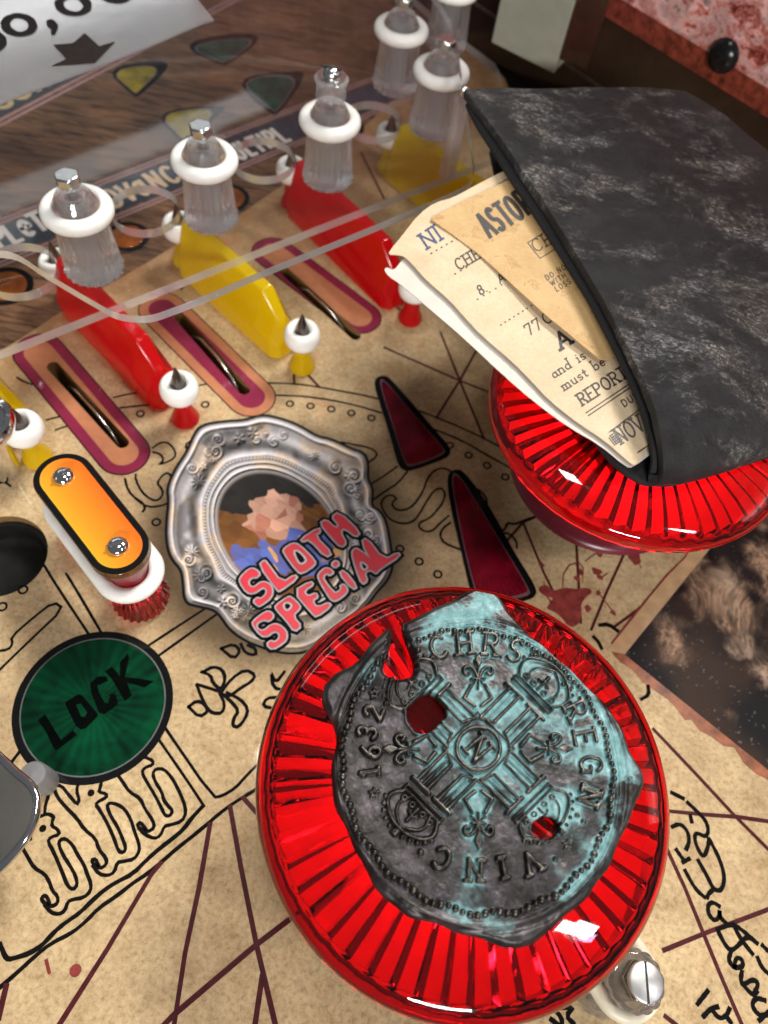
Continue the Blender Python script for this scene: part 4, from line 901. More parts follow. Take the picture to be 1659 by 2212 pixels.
def star_post(loc, label, top='hex', tall=0.0):
    e = empty('star_post', loc, label, 'star post', 'clear star posts on the lower plate')
    lathe('clear_body', [(r, z) for r, z in POST], m_post, e, 120, flute, deg=50)
    lathe('inner_sleeve', [(.22, .1), (.30, .1), (.34, 1.1), (.34, 2.5), (.22, 2.5)], m_clear2, e, 36, lambda a, r, z, j: (r*(1+.06*math.cos(a*8)), z), close=True)
    lathe('screw_shaft', [(.001, .3), (.11, .3)]+[(.11+.025*(k % 2), .5+.07*k) for k in range(28)]+[(.11, 2.75), (.001, 2.75)], m_steel, e, 14)
    zt = 3.0+tall
    if top == 'hex':
        o = prism('hex_head', hexbolt(.36, .3), 2.99, 3.30, m_steel, e); bevel(o, .05, 2)
    else:
        lathe('spacer', [(.50, 3.0), (.46, zt-.12), (.54, zt-.08), (.55, zt), (.50, zt+.05), (.3, zt+.05)], m_clear2, e, 32)
        lathe('washer', [(.001, zt+.06), (.46, zt+.06), (.46, zt+.10), (.001, zt+.10)], m_steel, e, 28)
        lathe('screw_head', [(.30, zt+.10), (.30, zt+.16), (.24, zt+.29), (.12, zt+.35), (.001, zt+.36)], m_steel, e, 24)
        o = prism('screw_slot', [(-.31, -.045), (.31, -.045), (.31, .045), (-.31, .045)], zt+.30, zt+.372, m_dark, e)
    return e
posts = [((205, 580), 'hex', 0, 'leftmost clear star post of the front row', 'white ring on the leftmost clear post'), ((457, 472), 'hex', 0, 'clear star post above the middle yellow lane guide', 'white ring on the post above the middle yellow guide'),
         ((708, 385), 'dome', .55, 'clear star post with a tall round screw above the red guide', 'white ring on the post with the tall round screw'), ((933, 277), 'hex', 0, 'clear star post nearest the corner of the wallet', 'white ring on the post nearest the wallet corner')]
def big_ring(z=2.15): return tube_ring(.80, .235, z, 18)
for (px, py), kd, tl_, lb, rlb in posts:
    p = at(px, py, 3.0); star_post((p.x, p.y, 3.005), lb, kd, tl_); rubber('rubber_ring', (p.x, p.y, 3.005), big_ring(), rlb, 'white rubber rings on the clear posts', n=48)
p = at(853, 187, 3.0); star_post((p.x, p.y, 3.005), 'clear star post behind the one nearest the wallet', 'hex'); rubber('rubber_ring', (p.x, p.y, 3.005), big_ring(), 'white ring on the second clear post from the back', 'white rubber rings on the clear posts', n=48)
p = at(976, 8, 4.6); star_post((p.x, p.y, 3.005), 'clear star post farthest back at the top edge', 'hex'); rubber('rubber_ring', (p.x, p.y, 3.005), big_ring(), 'white ring on the clear post farthest back', 'white rubber rings on the clear posts', n=48)
p = at(1001, 200, 5.98); e = empty('corner_spacer', (p.x, p.y, 3.005), 'small clear spacer with a bright screw at the wallet corner', 'spacer')
lathe('clear_pillar', [(.001, 0), (.34, 0), (.30, .2), (.28, 2.72), (.001, 2.72)], m_clear2, e, 24); lathe('screw_head', [(.20, 2.98), (.20, 3.1), (.1, 3.18), (.001, 3.19)], m_steel, e, 20)

# ---- score sheet lying on the upper plate
m_film = see_through('glossy_film', (.66, .66, .68), .12, (.60, .60, .61), .34, ior=1.6, bumpy=.22, bscale=.45, extra=.14)
sf = [(-160, 300), (0, 222), (110, 180), (219, 140), (330, 95), (439, 48), (462, 42), (395, -40), (300, -160), (-160, -160)]
ss = empty('score_sheet', (at(150, 40, 6.05).x, at(150, 40, 6.05).y, 6.0), 'glossy grey film with thick black handwritten zeros and a black star', 'score sheet')
prism('film', W2(sf, 6.06), 6.0, 6.06, m_film, ss, ss.location).location = (0, 0, 0)
si = Ink(lambda x, y, l: (x-ss.location.x, y-ss.location.y, .075+l), 0)
D6 = lambda p: W2(p, 6.08)
def ell(cx_, cy_, rx, ry, rot=0): return [(cx_+rx*math.cos(t)*math.cos(rot)-ry*math.sin(t)*math.sin(rot), cy_+rx*math.cos(t)*math.sin(rot)+ry*math.sin(t)*math.cos(rot)) for t in np.linspace(0, 2*PI, 26, endpoint=False)]
for cx_, cy_, rx, ry in ((41, 53, 30, 20), (158, 10, 31, 19), (-22, 88, 26, 20), (250, -14, 28, 16)): si.line(D6(ell(cx_, cy_, rx, ry, .12)), .29, True, .18)
si.fill(chaikin(D6([(99, 44), (112, 39), (126, 52), (124, 64), (118, 76), (109, 74), (110, 62), (101, 56)]), 1, True))
si.make('handwriting', plain('marker_ink', (.010, .008, .008), .7, .2, 5, spec=.08), ss)
stq = [(116, 97), (158, 93), (183, 71), (215, 100), (248, 90), (205, 135), (112, 142), (144, 127)]
prism('star_sticker', [(a-ss.location.x, b_-ss.location.y) for a, b_ in D6(stq)], .062, .085, plain('dark_brown_vinyl', (.016, .011, .010), .7, .2, 5, spec=.1), ss)

# ================================================================ ORANGE PLATE ON TWO RED POSTS
m_redpost = see_through('red_clear_post', (.80, .02, .04), .06, (.50, .004, .02), .55, ior=1.5, extra=.03)
m_redglass = bpy.data.materials.new('red_clear_plastic'); m_redglass.use_nodes = True
b = m_redglass.node_tree.nodes['Principled BSDF']; b.inputs['Base Color'].default_value = (1.0, .03, .05, 1); setp(b, rough=.05, trans=1.0, ior=1.46)
S1 = at(135, 1026, 3.25); S2 = at(253, 1177, 3.25)
for s_, lb in ((S1, 'red fluted post hidden under the far end of the orange plate'), (S2, 'red fluted post under the near end of the orange plate')):
    e = empty('fluted_post', (s_.x, s_.y, .02), lb, 'post', 'red posts under the orange plate')
    lathe('fluted_base', [(.001, 0), (.74, 0), (.78, .06), (.76, .16), (.66, .6), (.60, 1.3), (.001, 1.31)], m_redglass, e, 120, lambda a, r, z, j: (r*(1+.045*math.cos(a*24)), z), deg=20)
    lathe('neck', [(.60, 1.3), (.50, 1.4), (.48, 1.75), (.52, 2.05), (.56, 2.2), (.56, 2.85), (.001, 2.85)], m_redpost, e, 36)
def band_loop(A_, B_, R_, r_, z, name, mat, label, cat, sq=1.0, n=20, m=14, rgrow=None):
    a = math.atan2(B_.y-A_.y, B_.x-A_.x); pts = []
    for i in range(n+1): t = a-PI/2+PI*i/n; pts.append((B_.x+R_*math.cos(t), B_.y+R_*math.sin(t), math.cos(t), math.sin(t)))
    for k in range(1, 8): f_ = k/8; t = a+PI/2; pts.append((B_.x+(A_.x-B_.x)*f_+R_*math.cos(t), B_.y+(A_.y-B_.y)*f_+R_*math.sin(t), math.cos(t), math.sin(t)))
    for i in range(n+1): t = a+PI/2+PI*i/n; pts.append((A_.x+R_*math.cos(t), A_.y+R_*math.sin(t), math.cos(t), math.sin(t)))
    for k in range(1, 8): f_ = k/8; t = a-PI/2; pts.append((A_.x+(B_.x-A_.x)*f_+R_*math.cos(t), A_.y+(B_.y-A_.y)*f_+R_*math.sin(t), math.cos(t), math.sin(t)))
    V, F = [], []; N_ = len(pts)
    for x, y, nx, ny in pts:
        for k in range(m): t = 2*PI*k/m; V.append((x+nx*r_*math.cos(t), y+ny*r_*math.cos(t), z+sq*r_*math.sin(t)))
    for i in range(N_):
        for k in range(m): F.append((i*m+k, ((i+1) % N_)*m+k, ((i+1) % N_)*m+(k+1) % m, i*m+(k+1) % m))
    o = mesh(name, V, F, mat, None, True); fix_normals(o); tag(o, label, cat); return o
band_loop(S1, S2, .70, .205, 1.72, 'rubber_band', m_rubber, 'long white rubber band stretched round the two red posts', 'rubber band')
m_orange, nt, b = new_mat('orange_yellow_print'); setp(b, rough=.2, coat=.6, coatr=.04)
v = coords(nt); sp = nt.nodes.new('ShaderNodeSeparateXYZ'); nt.links.new(v, sp.inputs[0])
mr = nt.nodes.new('ShaderNodeMapRange'); mr.inputs[1].default_value = -.72; mr.inputs[2].default_value = .65; nt.links.new(sp.outputs[1], mr.inputs[0])
nt.links.new(ramp(nt, mr.outputs[0], [(0, (.60, .37, .02)), (.35, (.68, .26, .015)), (1, (.70, .115, .010))]), b.inputs['Base Color'])
dd = S2-S1; op = empty('top_plate', ((S1.x+S2.x)/2, (S1.y+S2.y)/2, 2.88), 'orange to yellow capsule plate with black edge and two slotted screws', 'plastic plate'); op.rotation_euler = (0, 0, math.atan2(dd.y, dd.x))
hL = dd.length/2
prism('clear_capsule', capsule((-hL, 0), (hL, 0), .76, 20), 0, .24, see_through('plate_plastic', (.75, .72, .65), .08, (.35, .2, .05), .4, ior=1.5), op, None, .03)
prism('black_edge', capsule((-hL, 0), (hL, 0), .74, 20), .243, .256, m_black, op)
prism('orange_face', capsule((-hL, 0), (hL, 0), .585, 20), .258, .268, m_orange, op)
def slotted_screw(parent, loc, r, h, rot, mat=m_chrome, flatk=.75):
    e = empty('screw', loc); e.parent = parent
    lathe('screw_head', [(r, 0), (r*1.0, h*.25), (r*.9, h*.6), (r*.62, h*.9), (r*.3, h*1.0), (.001, h*1.03)], mat, e, 32)
    o = prism('screw_slot', [(-r*.9, -r*.12), (r*.9, -r*.12), (r*.9, r*.12), (-r*.9, r*.12)], h*.55, h*1.05, m_wire, e); o.rotation_euler = (0, 0, rot)
    return e
slotted_screw(op, (-hL, 0, .27), .27, .17, 1.6); slotted_screw(op, (hL, 0, .27), .27, .17, 1.25)

# ================================================================ POP BUMPERS

m_flute, nt, b = new_mat('red_cap_flutes'); setp(b, rough=.20, spec=.6, metal=.35)
b.inputs['Base Color'].default_value = (.70, .0015, .004, 1)

m_cap = bpy.data.materials.new('red_transparent_cap'); m_cap.use_nodes = True
nt = m_cap.node_tree; b = nt.nodes['Principled BSDF']; nt.links.new(ramp(nt, noise(nt, coords(nt, (1, 1, 1), (0, 0, .5)), 2.6, 8, .75), [(.5, (.02, .02, .02)), (.72, (.13, .13, .13))]), b.inputs['Roughness']); b.inputs['Base Color'].default_value = (1.0, .003, .008, 1); setp(b, rough=.03, trans=1.0, ior=1.49)
m_refl = plain('white_reflector', (.80, .78, .76), .5, .04, 3)
m_capbody = plain('bumper_body_plastic', (.60, .50, .46), .45, .08, 3)
m_skirt = plain('maroon_skirt', (.13, .008, .022), .3, .1, 3)
def pop_bumper(cx_, cy_, label, rot=0.0, lamp=430):
    e = empty('pop_bumper', (cx_, cy_, .02), label, 'pop bumper', 'pop bumpers with red fluted caps'); e.rotation_euler = (0, 0, rot)
    top = [(.7, 5.50), (1.4, 5.49), (2.2, 5.44), (2.9, 5.36), (3.4, 5.26), (3.75, 5.15), (3.98, 5.02), (4.11, 4.88), (4.15, 4.74), (4.12, 4.58), (4.04, 4.52), (3.93, 4.52), (3.85, 4.60)]
    under = [(3.80, 4.72, .06), (3.76, 4.86, .12), (3.4, 4.97, .12), (2.8, 5.07, .09), (2.0, 5.16, .05), (.7, 5.24, .01)]
    N_ = 52; V, F = [], []; rj = np.random.RandomState(int(abs(cx_)*100)); k = len(top)+len(under); PH = ((0, -1.0), (.30, -.1), (.60, 1.0), (.82, .05))
    for i in range(N_):
        ja = .70+.30*rj.rand(); jo = .05*(rj.rand()-.5)
        for e2, (ph, hh) in enumerate(PH):
            a0 = 2*PI*(i+ph+jo)/N_; at0 = 2*PI*(i+e2*.25)/N_
            for r, z in top: V.append((r*math.cos(at0), r*math.sin(at0), z))
            for q_, (r, z, am) in enumerate(under): V.append((r*math.cos(a0), r*math.sin(a0), z+am*ja*hh*.85))
    n2 = len(PH)*N_
    for i in range(n2):
        n_ = (i+1) % n2
        for j in range(k-1): F.append((i*k+j, n_*k+j, n_*k+j+1, i*k+j+1))
    V += [(0, 0, 5.5), (0, 0, 5.24)]
    for i in range(n2): n_ = (i+1) % n2; F.append((i*k, len(V)-2, n_*k)); F.append((i*k+k-1, n_*k+k-1, len(V)-1))
    o = mesh('fluted_cap', V, F, m_cap, e); fix_normals(o); auto_smooth(o, 34)
    lathe('cap_reflector', [(.9, 3.55), (1.6, 3.62), (2.4, 3.86), (3.1, 4.18), (3.72, 4.46), (3.74, 4.40), (3.1, 4.08), (2.3, 3.70), (.9, 3.45)], m_refl, e, 64, close=True)  # unseen bowl shaped to catch lamp light and brighten the facets
    lathe('lamp_shield', [(.001, 4.74), (2.15, 4.74), (2.18, 4.70), (2.15, 4.64), (.001, 4.64)], plain('lamp_shield_tone', (.34, .20, .20), .5, .1, 3), e, 40)  # unseen disc added to block the lamp behind the coin holes
    lathe('lamp_bulb', [(.001, 4.25), (.22, 4.2), (.3, 4.0), (.2, 3.75), (.12, 3.5), (.001, 3.5)], m_refl, e, 20)
    lathe('bumper_body', [(.9, 3.40), (2.2, 3.4), (2.25, 3.2), (2.25, 2.42), (1.9, 1.83), (.9, 1.82)], m_black, e, 48)
    lathe('skirt', [(2.05, 2.40), (2.74, 2.16), (2.86, 2.06), (2.88, 1.96), (2.80, 1.86), (2.05, 1.85)], m_skirt, e, 80, close=True)
    lathe('base_ring', [(1.2, 1.84), (1.42, 1.80), (1.45, .03), (1.2, .03)], m_black, e, 60, close=True)
    l = bpy.data.lights.new('bumper_lamp', 'POINT'); l.energy = lamp; l.color = (1.0, .86, .70); l.shadow_soft_size = .28
    lo_ = bpy.data.objects.new('bumper_lamp', l); COL.objects.link(lo_); lo_.location = (cx_, cy_, 4.45)
    return e
CAP1 = (2.64, 3.30); CAP2 = (6.26, 13.58)
pop_bumper(*CAP1, 'red pop bumper nearest the viewer carrying the green coin', .03)
pop_bumper(*CAP2, 'red pop bumper at the right under the black wallet', .05)

# ================================================================ OLD COIN on the near bumper
ZC = 5.78
cm = lambda P: [(lambda p: (p.x, p.y))(at(685.75+x*.42989, 1250.8+y*.42989, ZC)) for x, y in P]
CO = cm([(808, 905)])[0]
cl = lambda P: [(p[0]-CO[0], p[1]-CO[1]) for p in cm(P)]
sc_ = math.hypot(cl([(1465, 905)])[0][0], cl([(1465, 905)])[0][1])/657.0     # centimetres per measured pixel
outD = ([(869, 1351), (879, 1341), (919, 1321), (964, 1296), (1009, 1271), (1049, 1262), (1069, 1271), (1089, 1296), (1104, 1326), (1139, 1356), (1179, 1391), (1219, 1426), (1259, 1471), (1299, 1506), (1329, 1536), (1349, 1566), (1359, 1606), (1374, 1636), (1388, 1660), (1392, 1679), (1389, 1709), (1369, 1759), (1359, 1789), (1344, 1824), (1324, 1864), (1299, 1899), (1269, 1939), (1239, 1974), (1204, 2004), (1174, 2029), (1159, 2044), (1129, 2048), (1099, 2044), (1054, 2031), (1004, 2019), (954, 2004), (914, 1989), (884, 1979), (859, 1959), (833, 1937), (793, 1885), (766, 1835), (750, 1795), (733, 1758), (723, 1718), (716, 1678), (718, 1641), (723, 1601), (723, 1571), (716, 1551), (696, 1518), (695, 1495), (703, 1475), (713, 1468), (733, 1447), (760, 1434), (780, 1417), (793, 1400), (813, 1380), (828, 1366), (838, 1362), (845, 1372), (840, 1400), (831, 1430), (826, 1448), (836, 1461), (862, 1462), (888, 1456), (896, 1442), (893, 1420), (885, 1400), (877, 1380)])
OUT = [(p[0]-CO[0], p[1]-CO[1]) for p in chaikin(W2(outD, ZC), 3, True)]
OUT = [(x*(1+.008*math.sin(9*math.atan2(y, x)+1)+.005*math.sin(23*math.atan2(y, x))), y*(1+.008*math.sin(9*math.atan2(y, x)+1)+.005*math.sin(23*math.atan2(y, x)))) for x, y in OUT]
H1 = cl([(450, 668), (456, 640), (535, 572), (560, 566), (586, 574), (646, 648), (650, 672), (642, 694), (588, 752), (555, 774), (520, 774), (490, 762), (458, 716)])
H2 = chaikin(cl([(1065, 1250), (1090, 1215), (1140, 1187), (1190, 1195), (1218, 1240), (1200, 1290), (1150, 1312), (1105, 1305)]), 1, True)
NG = 620
xs_ = np.linspace(-3.45, 3.35, NG); ys_ = np.linspace(-3.35, 3.45, NG); GX, GY = np.meshgrid(xs_, ys_, indexing='ij')
def inpoly(poly):
    c = np.zeros(GX.shape, bool); n = len(poly); j = n-1
    for i in range(n):
        xi, yi = poly[i]; xj, yj = poly[j]
        if yi != yj: c ^= ((yi > GY) != (yj > GY)) & (GX < (xj-xi)*(GY-yi)/(yj-yi)+xi)
        j = i
    return c
def segdist(D, P, closed=False, pad=.25):
    n = len(P)
    for i in range(n if closed else n-1):
        (x1, y1), (x2, y2) = P[i], P[(i+1) % n]
        i0 = np.searchsorted(xs_, min(x1, x2)-pad); i1 = np.searchsorted(xs_, max(x1, x2)+pad); j0 = np.searchsorted(ys_, min(y1, y2)-pad); j1 = np.searchsorted(ys_, max(y1, y2)+pad)
        if i1 <= i0 or j1 <= j0: continue
        gx, gy = GX[i0:i1, j0:j1], GY[i0:i1, j0:j1]; dx, dy = x2-x1, y2-y1; L2 = dx*dx+dy*dy+1e-12
        t = np.clip(((gx-x1)*dx+(gy-y1)*dy)/L2, 0, 1); d = np.hypot(gx-x1-t*dx, gy-y1-t*dy); D[i0:i1, j0:j1] = np.minimum(D[i0:i1, j0:j1], d)
mask = inpoly(OUT) & ~inpoly(H1) & ~inpoly(H2)
DO = np.full(GX.shape, 9.); segdist(DO, OUT, True, .4)
DH = np.full(GX.shape, 9.); segdist(DH, H1, True, .3); segdist(DH, H2, True, .3)
RR = np.hypot(GX, GY); TH = np.arctan2(GY, GX)
REL = np.zeros(GX.shape)
def stroke(P, w, h, closed=False, soft=.022):
    global REL
    D = np.full(GX.shape, 9.); segdist(D, P, closed); REL = np.maximum(REL, h*sstep(w/2+soft, w/2-soft, D))
def disc(c, r, h, soft=.025):
    global REL
    REL = np.maximum(REL, h*np.sqrt(np.clip(1-((GX-c[0])**2+(GY-c[1])**2)/(r*r), 0, 1)))
px = sc_
def around(cpx, ang, ab):
    """local (radial, lateral) pixels about a centre, radial direction at ang degrees counter-clockwise from up"""
    c, s = math.cos(math.radians(ang)), math.sin(math.radians(ang)); out = []
    for a, b_ in ab: out.append((cpx[0]+(-a*s-b_*c*-1)*1.0, cpx[1]-(a*c+b_*s*1)))
    return out
CN = (805, 855)
RB = 2.0*0+660*px
for i in range(124):
    a = 2*PI*i/124; j = 1+.012*math.sin(i*7.3); disc((RB*j*math.cos(a), RB*j*math.sin(a)), (16.5+2*math.sin(i*3.1))*px, .062)
ring = [((703+6*math.sin(3*t))*px*math.cos(t), (703+6*math.sin(3*t))*px*math.sin(t)) for t in np.linspace(0, 2*PI, 160, endpoint=False)]
stroke(ring, 13*px, .035, True, .05)
stroke([(((682)*px)*math.cos(t), ((682)*px)*math.sin(t)) for t in np.linspace(0, 2*PI, 140, endpoint=False)], 5*px, .02, True, .02)
SW = .082
def coin_text(items, h_px):
    for ch, cx_, cy_ in items:
        w_, st = G[ch]; c0 = (808, 905); ang = math.degrees(math.atan2(-(cx_-c0[0]), -(cy_-c0[1])))
        th_ = math.radians(ang); up = (-math.sin(th_), -math.cos(th_)); rt = (math.cos(th_), -math.sin(th_))
        if True:
            ss_ = [list(q) for q in st]+[[(sx-.15, sy), (sx+.15, sy)] for sx, sy in SER.get(ch, ())]
        for q in ss_:
            P = [(cx_+((x-w_/2)*rt[0]+(y-.5)*up[0])*h_px, cy_+((x-w_/2)*rt[1]+(y-.5)*up[1])*h_px) for x, y in q]
            stroke(cl(P), SW, .06)
coin_text([('C', 605, 345), ('H', 735, 328), ('R', 868, 332), ('S', 990, 365), ('R', 1290, 665), ('E', 1338, 800), ('G', 1368, 935), ('N', 1362, 1098), ('V', 1072, 1428), ('I', 930, 1452), ('N', 787, 1465), ('C', 625, 1405)], 104)
coin_text([('1', 262, 968), ('6', 268, 868), ('3', 250, 768), ('2', 283, 672)], 92)
for x, y in ((505, 355), (1088, 385), (1262, 560), (1332, 1220), (1190, 1410), (518, 1372), (1230, 535), (1300, 1190)): disc(cl([(x, y)])[0], 15*px, .05)
for x, y in ((285, 580), (285, 1075), (1255, 1335)):
    c = (x, y); stroke(cl([(x+(24 if k % 2 == 0 else 10)*math.sin(PI*k/5), y-(24 if k % 2 == 0 else 10)*math.cos(PI*k/5)) for k in range(10)]), .035, .045, True)
N_c = cl(circle(CN, 108, 40)); stroke(N_c, 20*px, .06, True)

# the N medallion leans to the left
nn = [(.1, 0), (.1, 1)], [(.1, 1), (.7, 0)], [(.7, 0), (.7, 1)], [(-.08, 0), (.28, 0)], [(-.06, 1), (.2, 1)], [(.55, 1), (.88, 1)]
for q in nn:
    a_ = math.radians(50); P = [(CN[0]+((x-.4)*math.cos(a_)+(y-.5)*math.sin(a_))*118, CN[1]+((x-.4)*math.sin(a_)*-1*-1-(y-.5)*math.cos(a_))*118) for x, y in q]; stroke(cl(P), 19*px, .06)
stroke(cl([(805, 672), (985, 855), (812, 1030), (630, 852)]), 10*px, .05, True)
def A4(ang, ab): return cl(around(CN, ang, ab))
for ang in (-45, 45, 135, 225):
    for sgn in (-1, 1):
        for q in ([(118, 104*sgn), (325, 104*sgn)], [(150, 38*sgn), (325, 38*sgn)], [(150, 70*sgn), (318, 70*sgn)]): stroke(A4(ang, q), (17 if abs(q[0][1]) != 70 else 11)*px, .058 if abs(q[0][1]) != 70 else .03)
        stroke(A4(ang, [(330, 20*sgn), (330, 128*sgn)]), 20*px, .062); stroke(A4(ang, [(118, 104*sgn), (135, 70*sgn), (150, 38*sgn)]), 14*px, .05)
    for a_ in (372, 400): stroke(A4(ang, [(a_, -118), (a_, 118)]), 12*px, .06)
    stroke(A4(ang, [(372, -122), (400, -124)]), 12*px, .06); stroke(A4(ang, [(372, 122), (400, 124)]), 12*px, .06)
    crown = [(410, -118), (450, -148), (490, -150), (530, -110), (556, -50), (562, 0), (556, 50), (530, 110), (490, 150), (450, 148), (410, 118)]
    stroke(A4(ang, chaikin(crown, 2)), 15*px, .06)
    stroke(A4(ang, chaikin([(410, -70), (455, -92), (500, -80), (535, -30), (548, 0)], 2)), 9*px, .045); stroke(A4(ang, chaikin([(410, 70), (455, 92), (500, 80), (535, 30), (548, 0)], 2)), 9*px, .045)
    for a_, b_ in ((432, 88), (432, -88), (430, 36), (430, -36), (585, 0)): stroke(A4(ang, circle((a_, b_), 12, 12)), 8*px, .05, True)
    stroke(A4(ang, [(425, 0), (505, 0)]), 13*px, .05); stroke(A4(ang, [(462, -28), (475, 0), (462, 28)]), 10*px, .05); stroke(A4(ang, [(600, -14), (600, 14)]), 9*px, .05)
    for t in np.linspace(-1.25, 1.25, 11): disc(A4(ang, [(445+142*math.cos(t), 172*math.sin(t))])[0], 11*px, .05)
for k, ang in enumerate((0, 90, 180, -90)):
    off = (0, 0, 22, -4)[k]; f_ = lambda ab: A4(ang, [(a_+off, b_) for a_, b_ in ab])
    dl = f_([(440, 0)])[0]; u_ = np.array(f_([(480, 0)])[0])-np.array(dl); Lu = np.linalg.norm(u_); u_ = u_/Lu; du = (GX-dl[0])*u_[0]+(GY-dl[1])*u_[1]; dv = -(GX-dl[0])*u_[1]+(GY-dl[1])*u_[0]
    wd = 25*px*np.clip(1-np.abs(du)/(42*px), 0, 1)**.6; REL = np.maximum(REL, .062*sstep(0, .03, wd-np.abs(dv))*(np.abs(du) < 42*px))
    for sgn in (-1, 1):
        stroke(f_(chaikin([(358, 6*sgn), (395, 20*sgn), (415, 48*sgn), (405, 70*sgn), (380, 72*sgn), (366, 58*sgn), (378, 46*sgn)], 2)), 17*px, .06)
        stroke(f_([(350, 5*sgn), (325, 22*sgn), (318, 34*sgn)]), 11*px, .05)
        stroke(f_([(215-off, 18*sgn), (255-off, 68*sgn), (318-off, 34*sgn)]), 19*px, .06)
    stroke(f_([(352, -32), (352, 32)]), 13*px, .065); stroke(f_([(300, 0), (400, 0)]), 13*px, .055)
# flange, wear, dents
flange = sstep(702*px, 722*px, RR)
HT = REL*(1-.0*flange)
lowland = .016*(fbm(GX*1.1+3, GY*1.1, 4, 12)-.5)*2+.010*(fbm(GX*7, GY*7, 3, 44)-.5)*2
wearn = sstep(.30, .55, fbm(GX*.9+9, GY*.9+2, 4, 71)); nwear = 1-.75*np.exp(-(np.hypot(GX-cl([(480, 640)])[0][0], GY-cl([(480, 640)])[0][1])/.55)**2)-.5*np.exp(-(np.hypot(GX-cl([(1190, 1230)])[0][0], GY-cl([(1190, 1230)])[0][1])/.4)**2)
HT = np.where(RR < 700*px, 1.75*REL*(.55+.45*wearn)*nwear, np.minimum(REL, .05))
HT = HT+lowland+flange*(.02+.05*(fbm(GX*1.4, GY*1.4, 3, 91)-.4))-.04*np.exp(-((RR-728*px)/(14*px))**2)
rimup = .05*np.exp(-(DH/.06)**2)*.6
HT = HT+rimup-.16*np.clip(1-DO/.13, 0, 1)**2-.05*np.clip(1-DH/.05, 0, 1)**2
hc = cl([(330, 330)])[0]; HT = HT+.05*np.sin(GX*.8+.4)*np.cos(GY*.7)+.34*np.exp(-(((GX-hc[0])/.55)**2+((GY-hc[1])/.75)**2))*(GX < cl([(425, 300)])[0][0])
def blur(Z, r):
    for ax in (0, 1):
        k = 2*r+1; pad = [(0, 0), (0, 0)]; pad[ax] = (r+1, r); c = np.cumsum(np.pad(Z, pad, mode='edge'), axis=ax)
        Z = (np.take(c, range(k, c.shape[ax]), axis=ax)-np.take(c, range(0, c.shape[ax]-k), axis=ax))/k
    return Z
near_rel = blur(blur((REL > .02).astype(float), 5), 4)
relm = sstep(.012, .04, REL)
ang_mask = np.clip(.5+.55*(GX*.62+GY*.72)/2.4, 0, 1)                 # the patina took mostly on one side of the coin
ang_mask = np.clip(ang_mask+.30*np.exp(-(np.hypot(GX-.1, GY-.1)/1.15)**2)+.35*np.exp(-(np.hypot(GX-.2, GY+2.55)/.9)**2)+.2*np.exp(-(np.hypot(GX+.5, GY+2.9)/.6)**2), 0, 1)
pn = fbm(GX*1.7, GY*1.7, 5, 23); pf2 = fbm(GX*9, GY*9, 4, 29)
bare = sstep(.55, .68, fbm(GX*1.2+31, GY*1.2, 4, 66))                # islands of bare field
edge_halo = np.clip(near_rel*1.9, 0, 1)*(1-relm)
pat = edge_halo**1.3*(.30+1.0*ang_mask)+(1-relm)*(.55*ang_mask**1.2*(1-bare*.95))
pat = pat*(.25+1.35*sstep(.3, .7, pn))*(.45+1.0*pf2)
pat = np.where(RR > 705*px, (.25+.95*ang_mask)*sstep(.34, .62, pn*.75+.25*pf2)*(1-.75*sstep(.45, .05, DO)), pat)
pat = pat+.25*relm*sstep(.55, .75, pf2)*ang_mask
pat = np.clip(pat*sstep(.15, .58, ang_mask+.45*(pn-.5)), 0, 1); pat = .15*pat+.85*sstep(.14, .72, pat)
ij = -np.ones(GX.shape, int); ij[mask] = np.arange(mask.sum())
zt = HT[mask]; V = np.c_[GX[mask], GY[mask], zt]
q = mask[:-1, :-1] & mask[1:, :-1] & mask[1:, 1:] & mask[:-1, 1:]
Fq = np.stack([ij[:-1, :-1][q], ij[1:, :-1][q], ij[1:, 1:][q], ij[:-1, 1:][q]], 1)
ed_ = np.concatenate([Fq[:, [0, 1]], Fq[:, [1, 2]], Fq[:, [2, 3]], Fq[:, [3, 0]]]); key = ed_[:, 0].astype(np.int64)*10**7+ed_[:, 1]; rk = ed_[:, 1].astype(np.int64)*10**7+ed_[:, 0]
bd_ = ed_[~np.isin(key, rk)]; bv = np.unique(bd_); mp_ = {int(v_): len(V)+i for i, v_ in enumerate(bv)}
Vb = V[bv].copy(); Vb[:, 2] = -.27; V2 = np.concatenate([V, Vb])
side = [(int(b_), int(a_), mp_[int(a_)], mp_[int(b_)]) for a_, b_ in bd_]
coin = mesh('old_coin', V2.tolist(), Fq.tolist()+side, plain('coin_tmp', (.1, .1, .1)), None, True)
coin.location = (CO[0], CO[1], ZC); tag(coin, 'round ragged dark coin with blue green patina and two holes on the near red cap', 'coin')
at_ = coin.data.attributes.new('patina', 'FLOAT', 'POINT'); pv = np.concatenate([pat[mask], pat[mask][bv]*.3]); at_.data.foreach_set('value', pv.astype(np.float32))
at_ = coin.data.attributes.new('relief', 'FLOAT', 'POINT'); rv = np.concatenate([relm[mask], relm[mask][bv]*0]); at_.data.foreach_set('value', rv.astype(np.float32))
gr_ = np.clip((near_rel*2.2)**1.5*(1-relm)*(.55+.5*pf2), 0, .9); gv = np.concatenate([gr_[mask], gr_[mask][bv]]); at_ = coin.data.attributes.new('grime_shade', 'FLOAT', 'POINT'); at_.data.foreach_set('value', gv.astype(np.float32))  # dirt and painted contact shade in a halo beside the relief
m_coin, nt, b = new_mat('old_bronze_with_patina'); v = coords(nt); setp(b, spec=.3)
a1 = nt.nodes.new('ShaderNodeAttribute'); a1.attribute_name = 'patina'; a2 = nt.nodes.new('ShaderNodeAttribute'); a2.attribute_name = 'relief'
